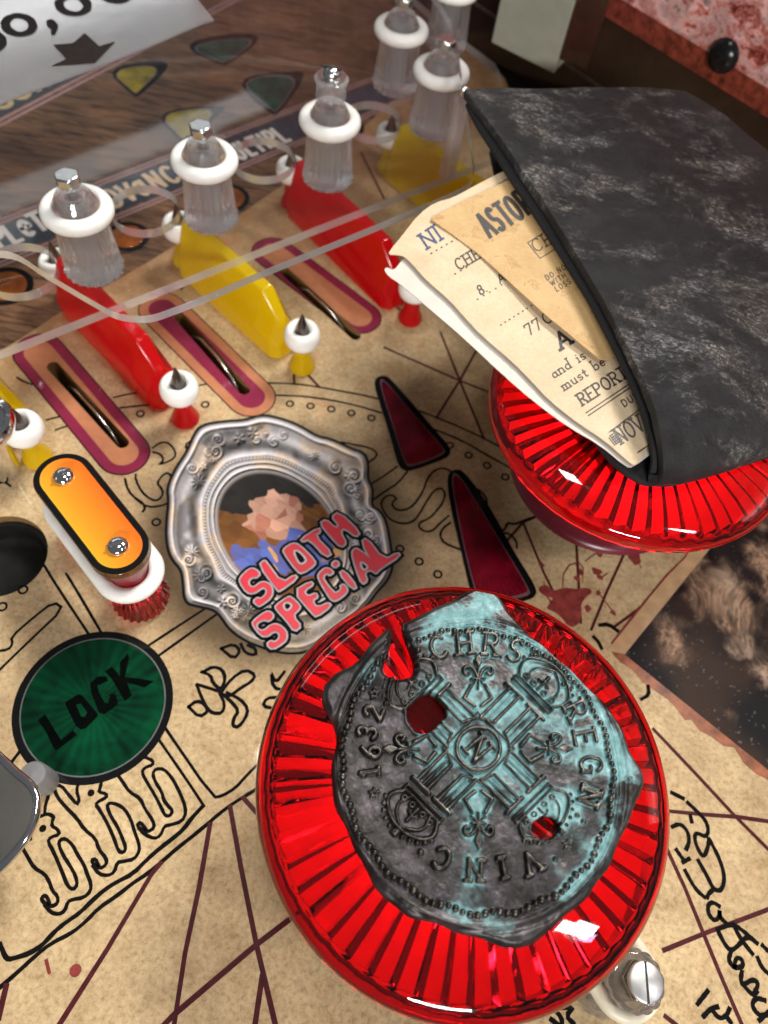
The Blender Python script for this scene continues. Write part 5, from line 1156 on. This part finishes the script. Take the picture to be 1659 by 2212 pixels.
met = ramp(nt, noise(nt, v, 2.2, 5, .65), [(.3, (.020, .019, .019)), (.48, (.042, .038, .037)), (.6, (.075, .066, .074)), (.78, (.15, .12, .095))])
a3 = nt.nodes.new('ShaderNodeAttribute'); a3.attribute_name = 'grime_shade'
met = mixc(nt, a3.outputs['Fac'], met, (.014, .013, .013))
met = mixc(nt, a2.outputs['Fac'], met, ramp(nt, noise(nt, v, 6, 4), [(.35, (.030, .028, .027)), (.7, (.13, .115, .10))]))
teal = ramp(nt, noise(nt, v, 5, 4, .7), [(.3, (.08, .185, .19)), (.55, (.19, .36, .37)), (.75, (.36, .54, .55))])
nt.links.new(mixc(nt, a1.outputs['Fac'], met, teal), b.inputs['Base Color'])
iv = nt.nodes.new('ShaderNodeMapRange'); iv.inputs[3].default_value = .75; iv.inputs[4].default_value = .05; nt.links.new(a1.outputs['Fac'], iv.inputs[0]); mm_ = nt.nodes.new('ShaderNodeMath'); mm_.operation = 'MAXIMUM'; ms_ = nt.nodes.new('ShaderNodeMath'); ms_.operation = 'MULTIPLY'; ms_.inputs[1].default_value = .92; nt.links.new(a2.outputs['Fac'], ms_.inputs[0]); nt.links.new(ms_.outputs[0], mm_.inputs[0]); nt.links.new(iv.outputs[0], mm_.inputs[1]); nt.links.new(mm_.outputs[0], b.inputs['Metallic'])
rr_ = nt.nodes.new('ShaderNodeMapRange'); rr_.inputs[3].default_value = .36; rr_.inputs[4].default_value = .62; nt.links.new(a1.outputs['Fac'], rr_.inputs[0]); nt.links.new(rr_.outputs[0], b.inputs['Roughness'])
bump(nt, b, noise(nt, v, 16, 5, .7), .30, .02)
coin.data.materials.clear(); coin.data.materials.append(m_coin)

# ================================================================ BLACK LEATHER WALLET with papers, lying across the far bumper
m_leather, nt, b = new_mat('worn_black_leather'); setp(b, rough=.42, spec=.38)
v = coords(nt)
blk = ramp(nt, noise(nt, v, 1.6, 5, .6), [(.3, (.008, .0085, .010)), (.7, (.024, .025, .028))])
wz = nt.nodes.new('ShaderNodeMapping'); wz.inputs['Scale'].default_value = (1.1, 1.7, 1); wz.inputs['Rotation'].default_value = (0, 0, math.radians(25)); nt.links.new(v, wz.inputs['Vector'])
big = ramp(nt, noise(nt, wz.outputs[0], .45, 8, .74, .25), [(.50, (0, 0, 0)), (.68, (1, 1, 1))])
sm = ramp(nt, noise(nt, wz.outputs[0], 6.0, 10, .90, .1), [(.50, (0, 0, 0)), (.60, (1, 1, 1))])
tiny = ramp(nt, noise(nt, wz.outputs[0], 13, 6, .8, .5), [(.56, (0, 0, 0)), (.63, (1, 1, 1))])
mk = mixc(nt, 1.0, big, sm, 'MULTIPLY'); mk2 = mixc(nt, 1.0, big, tiny, 'MULTIPLY'); 
ad_ = nt.nodes.new('ShaderNodeMath'); ad_.operation = 'MULTIPLY_ADD'; ad_.inputs[1].default_value = .6; nt.links.new(mk2, ad_.inputs[0]); nt.links.new(mk, ad_.inputs[2]); ad_.use_clamp = True
haze_ = nt.nodes.new('ShaderNodeMath'); haze_.operation = 'MULTIPLY_ADD'; haze_.inputs[1].default_value = .05; haze_.use_clamp = True; nt.links.new(big, haze_.inputs[0]); nt.links.new(ad_.outputs[0], haze_.inputs[2])
wcol = ramp(nt, noise(nt, v, .5, 3), [(.4, (.50, .50, .51)), (.6, (.50, .45, .37))])
nt.links.new(mixc(nt, haze_.outputs[0], blk, wcol), b.inputs['Base Color'])
hb = noise(nt, wz.outputs[0], 6.0, 10, .84, .1); bump(nt, b, hb, 1.0, .10)
m_suede = plain('black_suede_edge', (.010, .010, .012), .85, .3, 12, bumpy=.4, bscale=25)
def resample(P, n):
    P = np.array(P, float); d = np.r_[0, np.cumsum(np.linalg.norm(np.diff(P, axis=0), axis=1))]; t = np.linspace(0, d[-1], n)
    return np.stack([np.interp(t, d, P[:, k]) for k in range(P.shape[1])], 1)
def leaf(name, left, bottom, right, top, mat, thick, parent, nu=56, nv=64, wav=.05, seed=1):
    """coons patch between four space curves (bottom: left to right, left: bottom to top), given a thickness"""
    Lc, Rc = resample(left, nv), resample(right, nv); Bc, Tc = resample(bottom, nu), resample(top, nu)
    V = []
    for i in range(nu):
        u = i/(nu-1)
        for j in range(nv):
            w = j/(nv-1)
            p = (1-u)*Lc[j]+u*Rc[j]+(1-w)*Bc[i]+w*Tc[i]-((1-u)*(1-w)*Lc[0]+u*(1-w)*Rc[0]+(1-u)*w*Lc[-1]+u*w*Rc[-1])
            V.append(p)
    V = np.array(V); nz = fbm(V[:, 0]*.6+seed, V[:, 1]*.6, 4, seed)-.5; inner = np.array([min(1, 8*min(i, nu-1-i)/nu) for i in range(nu) for j in range(nv)]); V[:, 2] += wav*nz*2*inner
    F = [(i*nv+j, (i+1)*nv+j, (i+1)*nv+j+1, i*nv+j+1) for i in range(nu-1) for j in range(nv-1)]
    o = mesh(name, [tuple(map(float, p)) for p in V], F, mat, parent, True, origin=parent.location); 
    sd = o.modifiers.new('thickness', 'SOLIDIFY'); sd.thickness = thick; sd.offset = -1
    fix = o.data.polygons[len(o.data.polygons)//2].normal.z
    if fix < 0: o.data.flip_normals()
    bevel(o, .06, 3, 60); return o
def Z3(pts): return [tuple(at(x, y, z)) for x, y, z in pts]
wl_ = empty('wallet', tuple(at(1500, 600, 6.2)), 'folded black leather wallet with worn grey scuffs, papers sticking out', 'wallet')
left = Z3([(1398, 1044, 5.60), (1420, 1051, 5.72), (1433, 1030, 6.05), (1433, 990, 6.4), (1429, 945, 6.75), (1416, 885, 6.95), (1390, 820, 7.02), (1350, 738, 7.06), (1300, 640, 7.12), (1240, 540, 7.2), (1180, 443, 7.3), (1130, 370, 7.4), (1085, 302, 7.45), (1040, 240, 7.5), (1004, 194, 7.5)])
bott = Z3([(1398, 1044, 5.60), (1450, 1046, 5.60), (1500, 1035, 5.62), (1580, 1012, 5.62), (1659, 986, 5.62), (1800, 938, 5.62), (1960, 880, 5.62)])
right_ = Z3([(1960, 880, 5.62), (1975, 830, 6.0), (1980, 790, 6.4), (1975, 740, 6.8), (1965, 690, 6.95), (1940, 640, 7.0), (1900, 570, 7.0), (1860, 500, 7.0), (1800, 430, 7.0)])
topc = Z3([(1004, 194, 7.5), (1090, 189, 7.5), (1250, 187, 7.5), (1400, 189, 7.45), (1482, 196, 7.4), (1560, 245, 7.2), (1659, 325, 7.05), (1800, 430, 7.0)])
leaf('front_flap', left, bott, right_, topc, m_leather, .25, wl_, 64, 84, .06, 3)
def shift(P, dx, dy, dz): return [(p[0]+dx, p[1]+dy, p[2]+dz) for p in P]
lin_l = Z3([(1412, 1040, 5.72), (1420, 1012, 6.0), (1420, 985, 6.25), (1414, 940, 6.45), (1398, 888, 6.6), (1370, 822, 6.66), (1330, 740, 6.72), (1280, 644, 6.8), (1220, 546, 6.88), (1160, 452, 6.98), (1112, 380, 7.08), (1070, 312, 7.13), (1032, 252, 7.18), (1008, 205, 7.2)])
leaf('inner_lining', lin_l, shift(bott, 0, .1, .1), shift(right_, 0, .1, -.25), shift(topc, .1, -.1, -.3), m_suede, .16, wl_, 40, 60, .02, 5)
bk_l = Z3([(1418, 1052, 5.60), (1385, 1040, 5.60), (1340, 1004, 5.62), (1310, 970, 5.66), (1285, 925, 5.74), (1240, 840, 5.8), (1190, 740, 5.85), (1140, 620, 5.9), (1100, 500, 5.95), (1072, 380, 6.0), (1058, 320, 6.05)])
leaf('back_flap', bk_l, shift(bott, .02, .02, -.02), Z3([(1960, 880, 5.60), (1950, 700, 5.7), (1900, 560, 5.8), (1800, 440, 5.9)]), Z3([(1058, 320, 6.05), (1250, 300, 6.0), (1500, 300, 5.95), (1800, 440, 5.9)]), m_suede, .18, wl_, 40, 50, .02, 7)

# ---- papers: each is a thin sheet in a leaning plane between the flaps
def plane_fn(p3, curl=None):
    A_, B_, C_ = [np.array(at(*p)) for p in p3]; n = np.cross(B_-A_, C_-A_); n = n/np.linalg.norm(n); n = n if n[2] > 0 else -n
    def fn(x, y, l=0.0):
        d = ROT @ np.array([x-CX, -(y-CY), -FPX]); t = n.dot(A_-CAMLOC)/n.dot(d); p = CAMLOC+d*t
        lift = l+(curl(x, y) if curl else 0.0); return tuple(p+n*lift)
    return fn
def paper_sheet(name, outline, fn, mat, label, thick=.022, grid=26):
    O = chaikin(outline, 1, True); xs0 = [p[0] for p in O]; ys0 = [p[1] for p in O]
    pts = [Vector(p) for p in O]; n0 = len(pts)
    for gx in np.arange(min(xs0), max(xs0), grid):
        for gy in np.arange(min(ys0), max(ys0), grid):
            if inside((gx, gy), O) and min((gx-p[0])**2+(gy-p[1])**2 for p in O) > (grid*.35)**2: pts.append(Vector((gx, gy)))
    vs, es, fs, *_ = delaunay_2d_cdt(pts, [(i, (i+1) % n0) for i in range(n0)], [], 1, 1e-6)
    org = fn(sum(xs0)/len(O), sum(ys0)/len(O)); e = empty(name, org, label[0], label[1])
    V = [fn(q.x, q.y, 0) for q in vs]+[fn(q.x, q.y, -thick) for q in vs]; n = len(vs)
    F = [tuple(f_) for f_ in fs]+[tuple(n+i for i in reversed(f_)) for f_ in fs]; cnt = set()
    for f_ in fs:
        for i in range(len(f_)): cnt.add((f_[i], f_[(i+1) % len(f_)]))
    for a_, b_ in cnt:
        if (b_, a_) not in cnt: F.append((b_, a_, n+a_, n+b_))
    o = mesh('sheet', V, F, mat, e, False, origin=org); fix_normals(o); auto_smooth(o, 40); return e, org
m_paper, nt, b = new_mat('aged_cream_paper'); setp(b, rough=.62, spec=.3); v = coords(nt)
c = ramp(nt, noise(nt, v, .9, 4, .6), [(.3, (.54, .42, .27)), (.7, (.64, .52, .36))]); c = mixc(nt, .5, c, ramp(nt, noise(nt, v, 11, 5, .7), [(.35, (.82, .76, .68)), (.65, (1.04, 1.02, 1))]), 'MULTIPLY')
c = mixc(nt, ramp(nt, noise(nt, v, 6, 3, .6), [(.68, (0, 0, 0)), (.76, (.5, .5, .5))]), c, (.30, .17, .08)); nt.links.new(c, b.inputs['Base Color']); bump(nt, b, noise(nt, v, 3, 5), .25, .03)
m_card, nt, b = new_mat('stained_tan_card'); setp(b, rough=.6, spec=.3); v = coords(nt)
c = ramp(nt, noise(nt, v, .8, 4, .6), [(.3, (.45, .285, .12)), (.7, (.56, .39, .19))]); c = mixc(nt, .55, c, ramp(nt, noise(nt, coords(nt, (1, 3, 1), (0, 0, .7)), 8, 5, .7), [(.35, (.80, .72, .60)), (.65, (1.06, 1.04, 1))]), 'MULTIPLY')
bn_ = noise(nt, v, 1.5, 5, .6); tide = ramp(nt, bn_, [(.585, (0, 0, 0)), (.61, (.75, .75, .75)), (.625, (.22, .22, .22)), (.66, (.18, .18, .18)), (1, (.12, .12, .12))])
nt.links.new(mixc(nt, tide, c, (.34, .17, .05)), b.inputs['Base Color']); bump(nt, b, noise(nt, v, 4, 5), .2, .02)
m_white = plain('white_sheet_paper', (.54, .50, .44), .6, .06, 1.5, bumpy=.2, bscale=3)
crl = lambda x, y: .05*math.sin(x*.011+y*.006)+.03*math.sin(y*.013)
fn_w = plane_fn([(1352, 1012, 5.93), (1020, 410, 6.58), (840, 560, 6.40)], crl)
fn_c = plane_fn([(1369, 1008, 6.02), (1020, 410, 6.68), (840, 560, 6.50)], crl)
fn_t = plane_fn([(1310, 770, 6.37), (1080, 380, 6.80), (935, 472, 6.72)], lambda x, y: .03*math.sin(x*.012))
whi = [(835, 578), (829, 585), (840, 600), (859, 613), (900, 648), (929, 673), (1004, 733), (1079, 798), (1154, 863), (1229, 923), (1294, 963), (1350, 1011), (1366, 1012), (1420, 970), (1400, 800), (1200, 520), (960, 560), (875, 559), (868, 564), (850, 588)]
paper_sheet('paper_sheet', whi, fn_w, m_white, ('white sheet of paper lowest of the papers in the wallet', 'paper'))
cre = [(838, 551), (845, 538), (868, 510), (905, 462), (940, 437), (978, 428), (1015, 408), (1045, 392), (1080, 374), (1102, 366), (1200, 480), (1330, 700), (1440, 900), (1437, 930), (1424, 946), (1408, 960), (1392, 972), (1380, 996), (1369, 1009), (1352, 997), (1304, 953), (1254, 918), (1189, 863), (1149, 818), (1109, 778), (1039, 723), (1010, 695), (970, 652), (920, 610), (890, 574), (873, 556), (858, 552)]
slip, so = paper_sheet('report_slip', cre, fn_c, m_paper, ('cream printed slip with NOV stamp under the tan card', 'paper slip'))
tan_ = [(930, 471), (935, 466), (975, 447), (1015, 426), (1060, 408), (1108, 384), (1160, 440), (1300, 640), (1380, 790), (1350, 760), (1335, 757), (1318, 773), (1300, 778), (1285, 768), (1254, 744), (1216, 712), (1179, 683), (1109, 618), (1044, 556), (985, 510), (940, 478)]
card, to = paper_sheet('tan_card', tan_, fn_t, m_card, ('tan stained card reading ASTOR beside the leather flap', 'card'), .03)
def rel(fn, o): return lambda x, y, l: tuple(np.array(fn(x, y, l))-np.array(o))
pk1, pk2 = Ink(rel(fn_c, so), .006), Ink(rel(fn_c, so), .006); pc1 = Ink(rel(fn_t, to), .006)
m_type = plain('typewriter_ink', (.028, .024, .022), .6, .5, 20); m_blue = plain('blue_print_ink', (.03, .05, .13), .55, .3, 10); m_faint = plain('faded_stamp_ink', (.10, .085, .08), .6, .6, 18)
def wr(ink, text, x, y, ang, h, w, **k): write(ink, text, (x, y), ang, h, w, flip=True, **k)
wr(pk2, 'NI', 921, 542, -33, 36, 4.6, serif=True, gap=.12, xs=1.0)
for i in range(6): pk1.line([(930+11*i, 552-6.4*i), (932+11*i, 550.5-6.4*i)], 3)
wr(pk1, 'CHE', 990, 589, -31, 24, 3.4, serif=True, gap=.18, xs=.9, sw=.2)
for i in range(3): pk1.line([(981+12*i, 597-7*i), (983+12*i, 596-7*i)], 3)
wr(pk1, '8.', 1037, 641, -31, 20, 3.2, gap=.1); wr(pk1, 'A', 1080, 615, -31, 18, 3)
for i in range(5): pk1.line([(1030+13*i, 650-8*i), (1032+13*i, 649-8*i)], 2.6)
for i in range(8): pk1.line([(1081+9.5*i, 702-6*i), (1083+9.5*i, 701-6*i)], 2.8)
wr(pk1, '77', 1143, 724, -31, 24, 3.0, serif=False, gap=.22); wr(pk1, 'C', 1180, 700, -31, 24, 3)
wr(pk1, 'A', 1214, 752, -31, 34, 6.5, serif=True)
wr(pk1, 'and is r', 1198, 815, -32, 23, 2.6, serif=True, gap=.1, sw=.12); wr(pk1, 'must be', 1220, 842, -32, 23, 2.6, serif=True, gap=.1, sw=.12)
wr(pk1, 'REPORT', 1258, 876, -32, 27, 3.6, serif=True, gap=.12, xs=.86, sw=.13)
pk1.line([(1266, 892), (1366, 826)], 2.2); pk1.line([(1271, 898), (1372, 831)], 2.2); wr(pk1, 'DUE', 1347, 881, -32, 15, 2.4, gap=.2)
pk1.line([(1314, 936), (1392, 878)], 2.0); pk1.line([(1376, 980), (1420, 950)], 2.4)
pn1 = Ink(rel(fn_c, so), .006); wr(pn1, 'NOV', 1340, 962, -32, 36, 4.2, serif=True, gap=.1, xs=.66, sw=.12)
for i in range(5): pn1.line([(1316+3*i, 944+4.5*i), (1330+3*i, 934+4.5*i)], 3); pn1.line([(1314+4*i, 948-2*i), (1326+4*i, 964-2*i)], 2.4)
tag(pk1.make('typing', m_type, slip), kind='stuff'); pk2.make('blue_heading', m_blue, slip); pn1.make('date_stamp', m_faint, slip)
wr(pc1, 'ASTORIA', 1059, 513, -30.5, 56, 8.8, gap=.12, xs=.40, slant=-.13)
wr(pc1, 'Che', 1157, 548, -31, 27, 2.6, serif=True, gap=.18, sw=.14)
pc1.line([(1139, 526), (1210, 483)], 1.8); pc1.line([(1139, 526), (1166, 560)], 1.8); pc1.line([(1166, 560), (1240, 515)], 1.8)
for k, tx in enumerate(('DO NOT', 'WITH OU', 'LOSS OF')): wr(pc1, tx, 1181+10.5*k, 608+12*k, -31, 11.5, 1.8, gap=.28, xs=.85)
pc1.line([(1300, 700), (1306, 706), (1312, 716)], 2)
tag(pc1.make('print', m_type, card), kind='stuff')

# ================================================================ CABINET SIDE WALL, BRACKET
m_side = plain('dark_brown_gloss_wood', (.020, .010, .007), .22, .4, 1.2, coat=.4)
m_art, nt, b = new_mat('red_and_pink_picture'); setp(b, rough=.3, coat=.35); v = coords(nt, (1, 1, 1.2))
vo = nt.nodes.new('ShaderNodeTexVoronoi'); vo.feature = 'F1'; vo.inputs['Scale'].default_value = 1.0; vo.inputs['Randomness'].default_value = 1
wn = nt.nodes.new('ShaderNodeTexNoise'); wn.inputs['Scale'].default_value = .5; wn.inputs['Detail'].default_value = 4; nt.links.new(v, wn.inputs['Vector'])
mx_ = nt.nodes.new('ShaderNodeMix'); mx_.data_type = 'VECTOR'; mx_.inputs[0].default_value = .55; nt.links.new(v, mx_.inputs[4]); 
sc2 = nt.nodes.new('ShaderNodeVectorMath'); sc2.operation = 'SCALE'; sc2.inputs[3].default_value = 9; nt.links.new(wn.outputs['Color'], sc2.inputs[0]); nt.links.new(sc2.outputs[0], mx_.inputs[5]); nt.links.new(mx_.outputs[1], vo.inputs['Vector'])
pcol = ramp(nt, noise(nt, mx_.outputs[1], 1.5, 8, .75, .8), [(.28, (.03, .012, .015)), (.40, (.30, .05, .04)), (.48, (.75, .32, .28)), (.56, (.88, .66, .64)), (.64, (.16, .07, .06)), (.70, (.62, .48, .26)), (.85, (.85, .60, .60))])
nt.links.new(mixc(nt, .6, pcol, ramp(nt, vo.outputs['Distance'], [(.0, (1.2, 1.1, 1.1)), (.55, (.35, .2, .2))]), 'MULTIPLY'), b.inputs['Base Color'])
Aw, Bw = at(1210, -60, 5.0), at(1659, 216, 5.0)
dw = (Bw-Aw).normalized(); nw = Vector((dw.y, -dw.x, 0)); nw = nw if nw.y < 0 else -nw
sw_ = empty('cabinet_side', ((Aw.x+Bw.x)/2, (Aw.y+Bw.y)/2, 0), 'dark wooden cabinet side with a red and pink printed picture along its top', 'cabinet side')
def wall_box(name, s0, s1, z0, z1, o0, o1, mat, parent, bev=0):
    P = [];
    for s_, o_ in ((s0, o0), (s1, o0), (s1, o1), (s0, o1)): P.append((Aw.x+dw.x*s_+nw.x*o_, Aw.y+dw.y*s_+nw.y*o_))
    o = prism(name, [(p_[0]-parent.location.x, p_[1]-parent.location.y) for p_ in P], z0, z1, mat, parent)
    if bev: bevel(o, bev, 2)
    return o
wall_box('wood_panel', -30, 45, -1.1, 24, -1.6, 0, m_side, sw_)
wall_box('picture_panel', -30, 45, 5.0, 23.5, .003, .12, m_art, sw_, .02)
wall_box('picture_border', -30, 45, 4.55, 5.4, .121, .16, plain('deep_red_border_print', (.16, .03, .02), .25, .7, 3, coat=.5), sw_)
wall_box('rail_line', -30, 45, 1.9, 2.02, .003, .05, plain('worn_rail_edge', (.10, .07, .055), .3, .3, 4), sw_)
bt = at(1568, 118, 7.4); k_ = (bt-Aw).dot(dw)/1.0
d_ = ROT @ np.array([1568-CX, -(118-CY), -FPX]); tt = (Vector(Aw)-Vector(CAMLOC)).dot(nw)/Vector(d_).dot(nw); hit = Vector(CAMLOC)+Vector([float(q_) for q_ in d_])*tt
bo = lathe('black_bolt', [(.62, 0), (.62, .08), (.50, .28), (.25, .40), (.001, .43)], plain('black_bolt_paint', (.006, .006, .007), .25, .2, 4, spec=.3), sw_, 32)
bo.location = hit-sw_.location+nw*.13; bo.rotation_euler = nw.to_track_quat('Z', 'Y').to_euler()
m_brk = plain('grey_green_painted_metal', (.26, .265, .215), .45, .08, 1.5, bumpy=.05, bscale=20)
b0, b1, b2_, = at(1060, 92, 4.0), at(1196, 160, 4.0), at(1225, 128, 4.0)
ex = (b1-b0); ey = (b2_-b1)
P4 = [b0, b1, b1+ey*1.6, b0+ey*1.6]; cb = (P4[0]+P4[2])/2
br_ = empty('metal_bracket', (cb.x, cb.y, 4.0), 'grey green metal box bracket against the dark cabinet side', 'bracket')
o = prism('box', [(q_.x-cb.x, q_.y-cb.y) for q_ in P4], 0, 10, m_brk, br_); bevel(o, .06, 2)
o = prism('side_flange', [(P4[1].x-cb.x+ex.x*.02, P4[1].y-cb.y+ex.y*.02), (P4[1].x-cb.x+ex.x*.42, P4[1].y-cb.y+ex.y*.30), (P4[1].x-cb.x+ex.x*.42+ey.x*.1, P4[1].y-cb.y+ex.y*.30+ey.y*.1), (P4[1].x-cb.x+ex.x*.02+ey.x*.1, P4[1].y-cb.y+ex.y*.02+ey.y*.1)], .6, 10, m_side, br_)

# ================================================================ SMALL METAL AND CLEAR PIECES AT THE EDGES
cg = [(-160, 1500), (0, 1634), (33, 1668), (62, 1690), (78, 1712), (82, 1735), (78, 1765), (60, 1808), (30, 1845), (0, 1878), (-160, 2020)]
gz = 2.4; W_ = chaikin(W2(cg, gz), 2, True); gc = (sum(p_[0] for p_ in W_)/len(W_), sum(p_[1] for p_ in W_)/len(W_))
ge_ = empty('metal_flap', (gc[0], gc[1], .02), 'rounded chrome edged metal flap at the lower left edge', 'metal flap')
o = prism('plate', [(a_-gc[0], b_-gc[1]) for a_, b_ in W_], gz-.16, gz, plain('smoky_metal', (.50, .47, .41), .22, .15, .8, metal=1.0, bumpy=.06, bscale=1.2), ge_); bevel(o, .05, 3)
V, F = [], []; N_ = len(W_)
for i, (a_, b_) in enumerate(W_):
    t_ = np.array(W_[(i+1) % N_])-np.array(W_[i-1]); t_ = t_/np.linalg.norm(t_); n_ = np.array([-t_[1], t_[0]])
    for k in range(10): V.append((a_-gc[0]+n_[0]*.09*math.cos(2*PI*k/10), b_-gc[1]+n_[1]*.09*math.cos(2*PI*k/10), gz-.02+.10*math.sin(2*PI*k/10)))
for i in range(N_):
    for k in range(10): F.append((i*10+k, ((i+1) % N_)*10+k, ((i+1) % N_)*10+(k+1) % 10, i*10+(k+1) % 10))
o = mesh('chrome_rim', V, F, m_chrome, ge_, True); fix_normals(o)
lathe('support_post', [(.001, 0), (.4, 0), (.4, 2.2), (.001, 2.2)], m_steel, ge_, 20).location = (-1.2, 0, 0)
nb = at(62, 1668, 1.4); o = lathe('rubber_bumper', [(.001, 0), (.30, 0), (.33, .1), (.33, 1.0), (.29, 1.12), (.001, 1.15)], plain('grey_rubber', (.17, .17, .18), .45, .1, 4), None, 28); o.location = (nb.x, nb.y, .02); tag(o, 'grey rubber stub behind the chrome edged flap', 'rubber stub')
cr = at(-56, 905, 2.6); o = lathe('chrome_ring', [(.001, 0), (.45, 0), (.5, 1.7), (.85, 2.05), (1.0, 2.25), (1.0, 2.42), (.93, 2.55), (.82, 2.58), (.74, 2.5), (.72, 2.3), (.001, 2.2)], m_chrome, None, 56); o.location = (cr.x, cr.y, .02); tag(o, 'shiny chrome ring cut off by the left edge of the photo', 'chrome ring')
pp = at(1397, 2122, 2.65); e = empty('clear_post', (pp.x, pp.y, .02), 'clear plastic post with a slotted hex screw beside the near red cap', 'clear post')
m_smoke = see_through('smoky_clear_plastic', (.74, .70, .66), .06, (.52, .47, .42), .30, ior=1.5, extra=.06)
lathe('clear_body', [(.001, 0), (.78, 0), (.80, .1), (.72, .4), (.60, 1.2), (.50, 1.35), (.50, 1.65), (.56, 1.8), (.58, 2.1), (.52, 2.18), (.45, 2.2), (.001, 2.2)], m_post, e, 84, lambda a, r, z, j: (r*(1+.06*abs(math.sin(a*7))) if r > .55 else r, z), deg=20)
lathe('inner_sleeve', [(.2, .1), (.34, .1), (.36, 2.1), (.2, 2.1)], m_smoke, e, 24, close=True)
o = prism('hex_washer', hexbolt(.44, .2, 6), 2.2, 2.52, plain('dark_zinc', (.34, .33, .31), .25, .2, 5, metal=1.0), e); bevel(o, .07, 2)
lathe('screw_head', [(.001, 2.52), (.37, 2.52), (.385, 2.56), (.37, 2.62), (.33, 2.645), (.001, 2.65)], plain('brushed_zinc', (.50, .50, .49), .42, .2, 3, metal=1.0), e, 36)
o = prism('screw_slot', [(-.37, -.022), (.37, -.022), (.37, .022), (-.37, .022)], 2.62, 2.656, m_dark, e); o.rotation_euler = (0, 0, math.radians(95))
P2b = Vector((CAP1[0]+1.9, CAP1[1]-1.6, 0)); A2b = Vector((pp.x, pp.y, 0)); 
band_loop(Vector((3.9, 4.2, 0)), A2b, .66, .165, 1.5, 'rubber_band', m_rub_cr, 'cream rubber band curving round the clear post by the near red cap', 'rubber band')
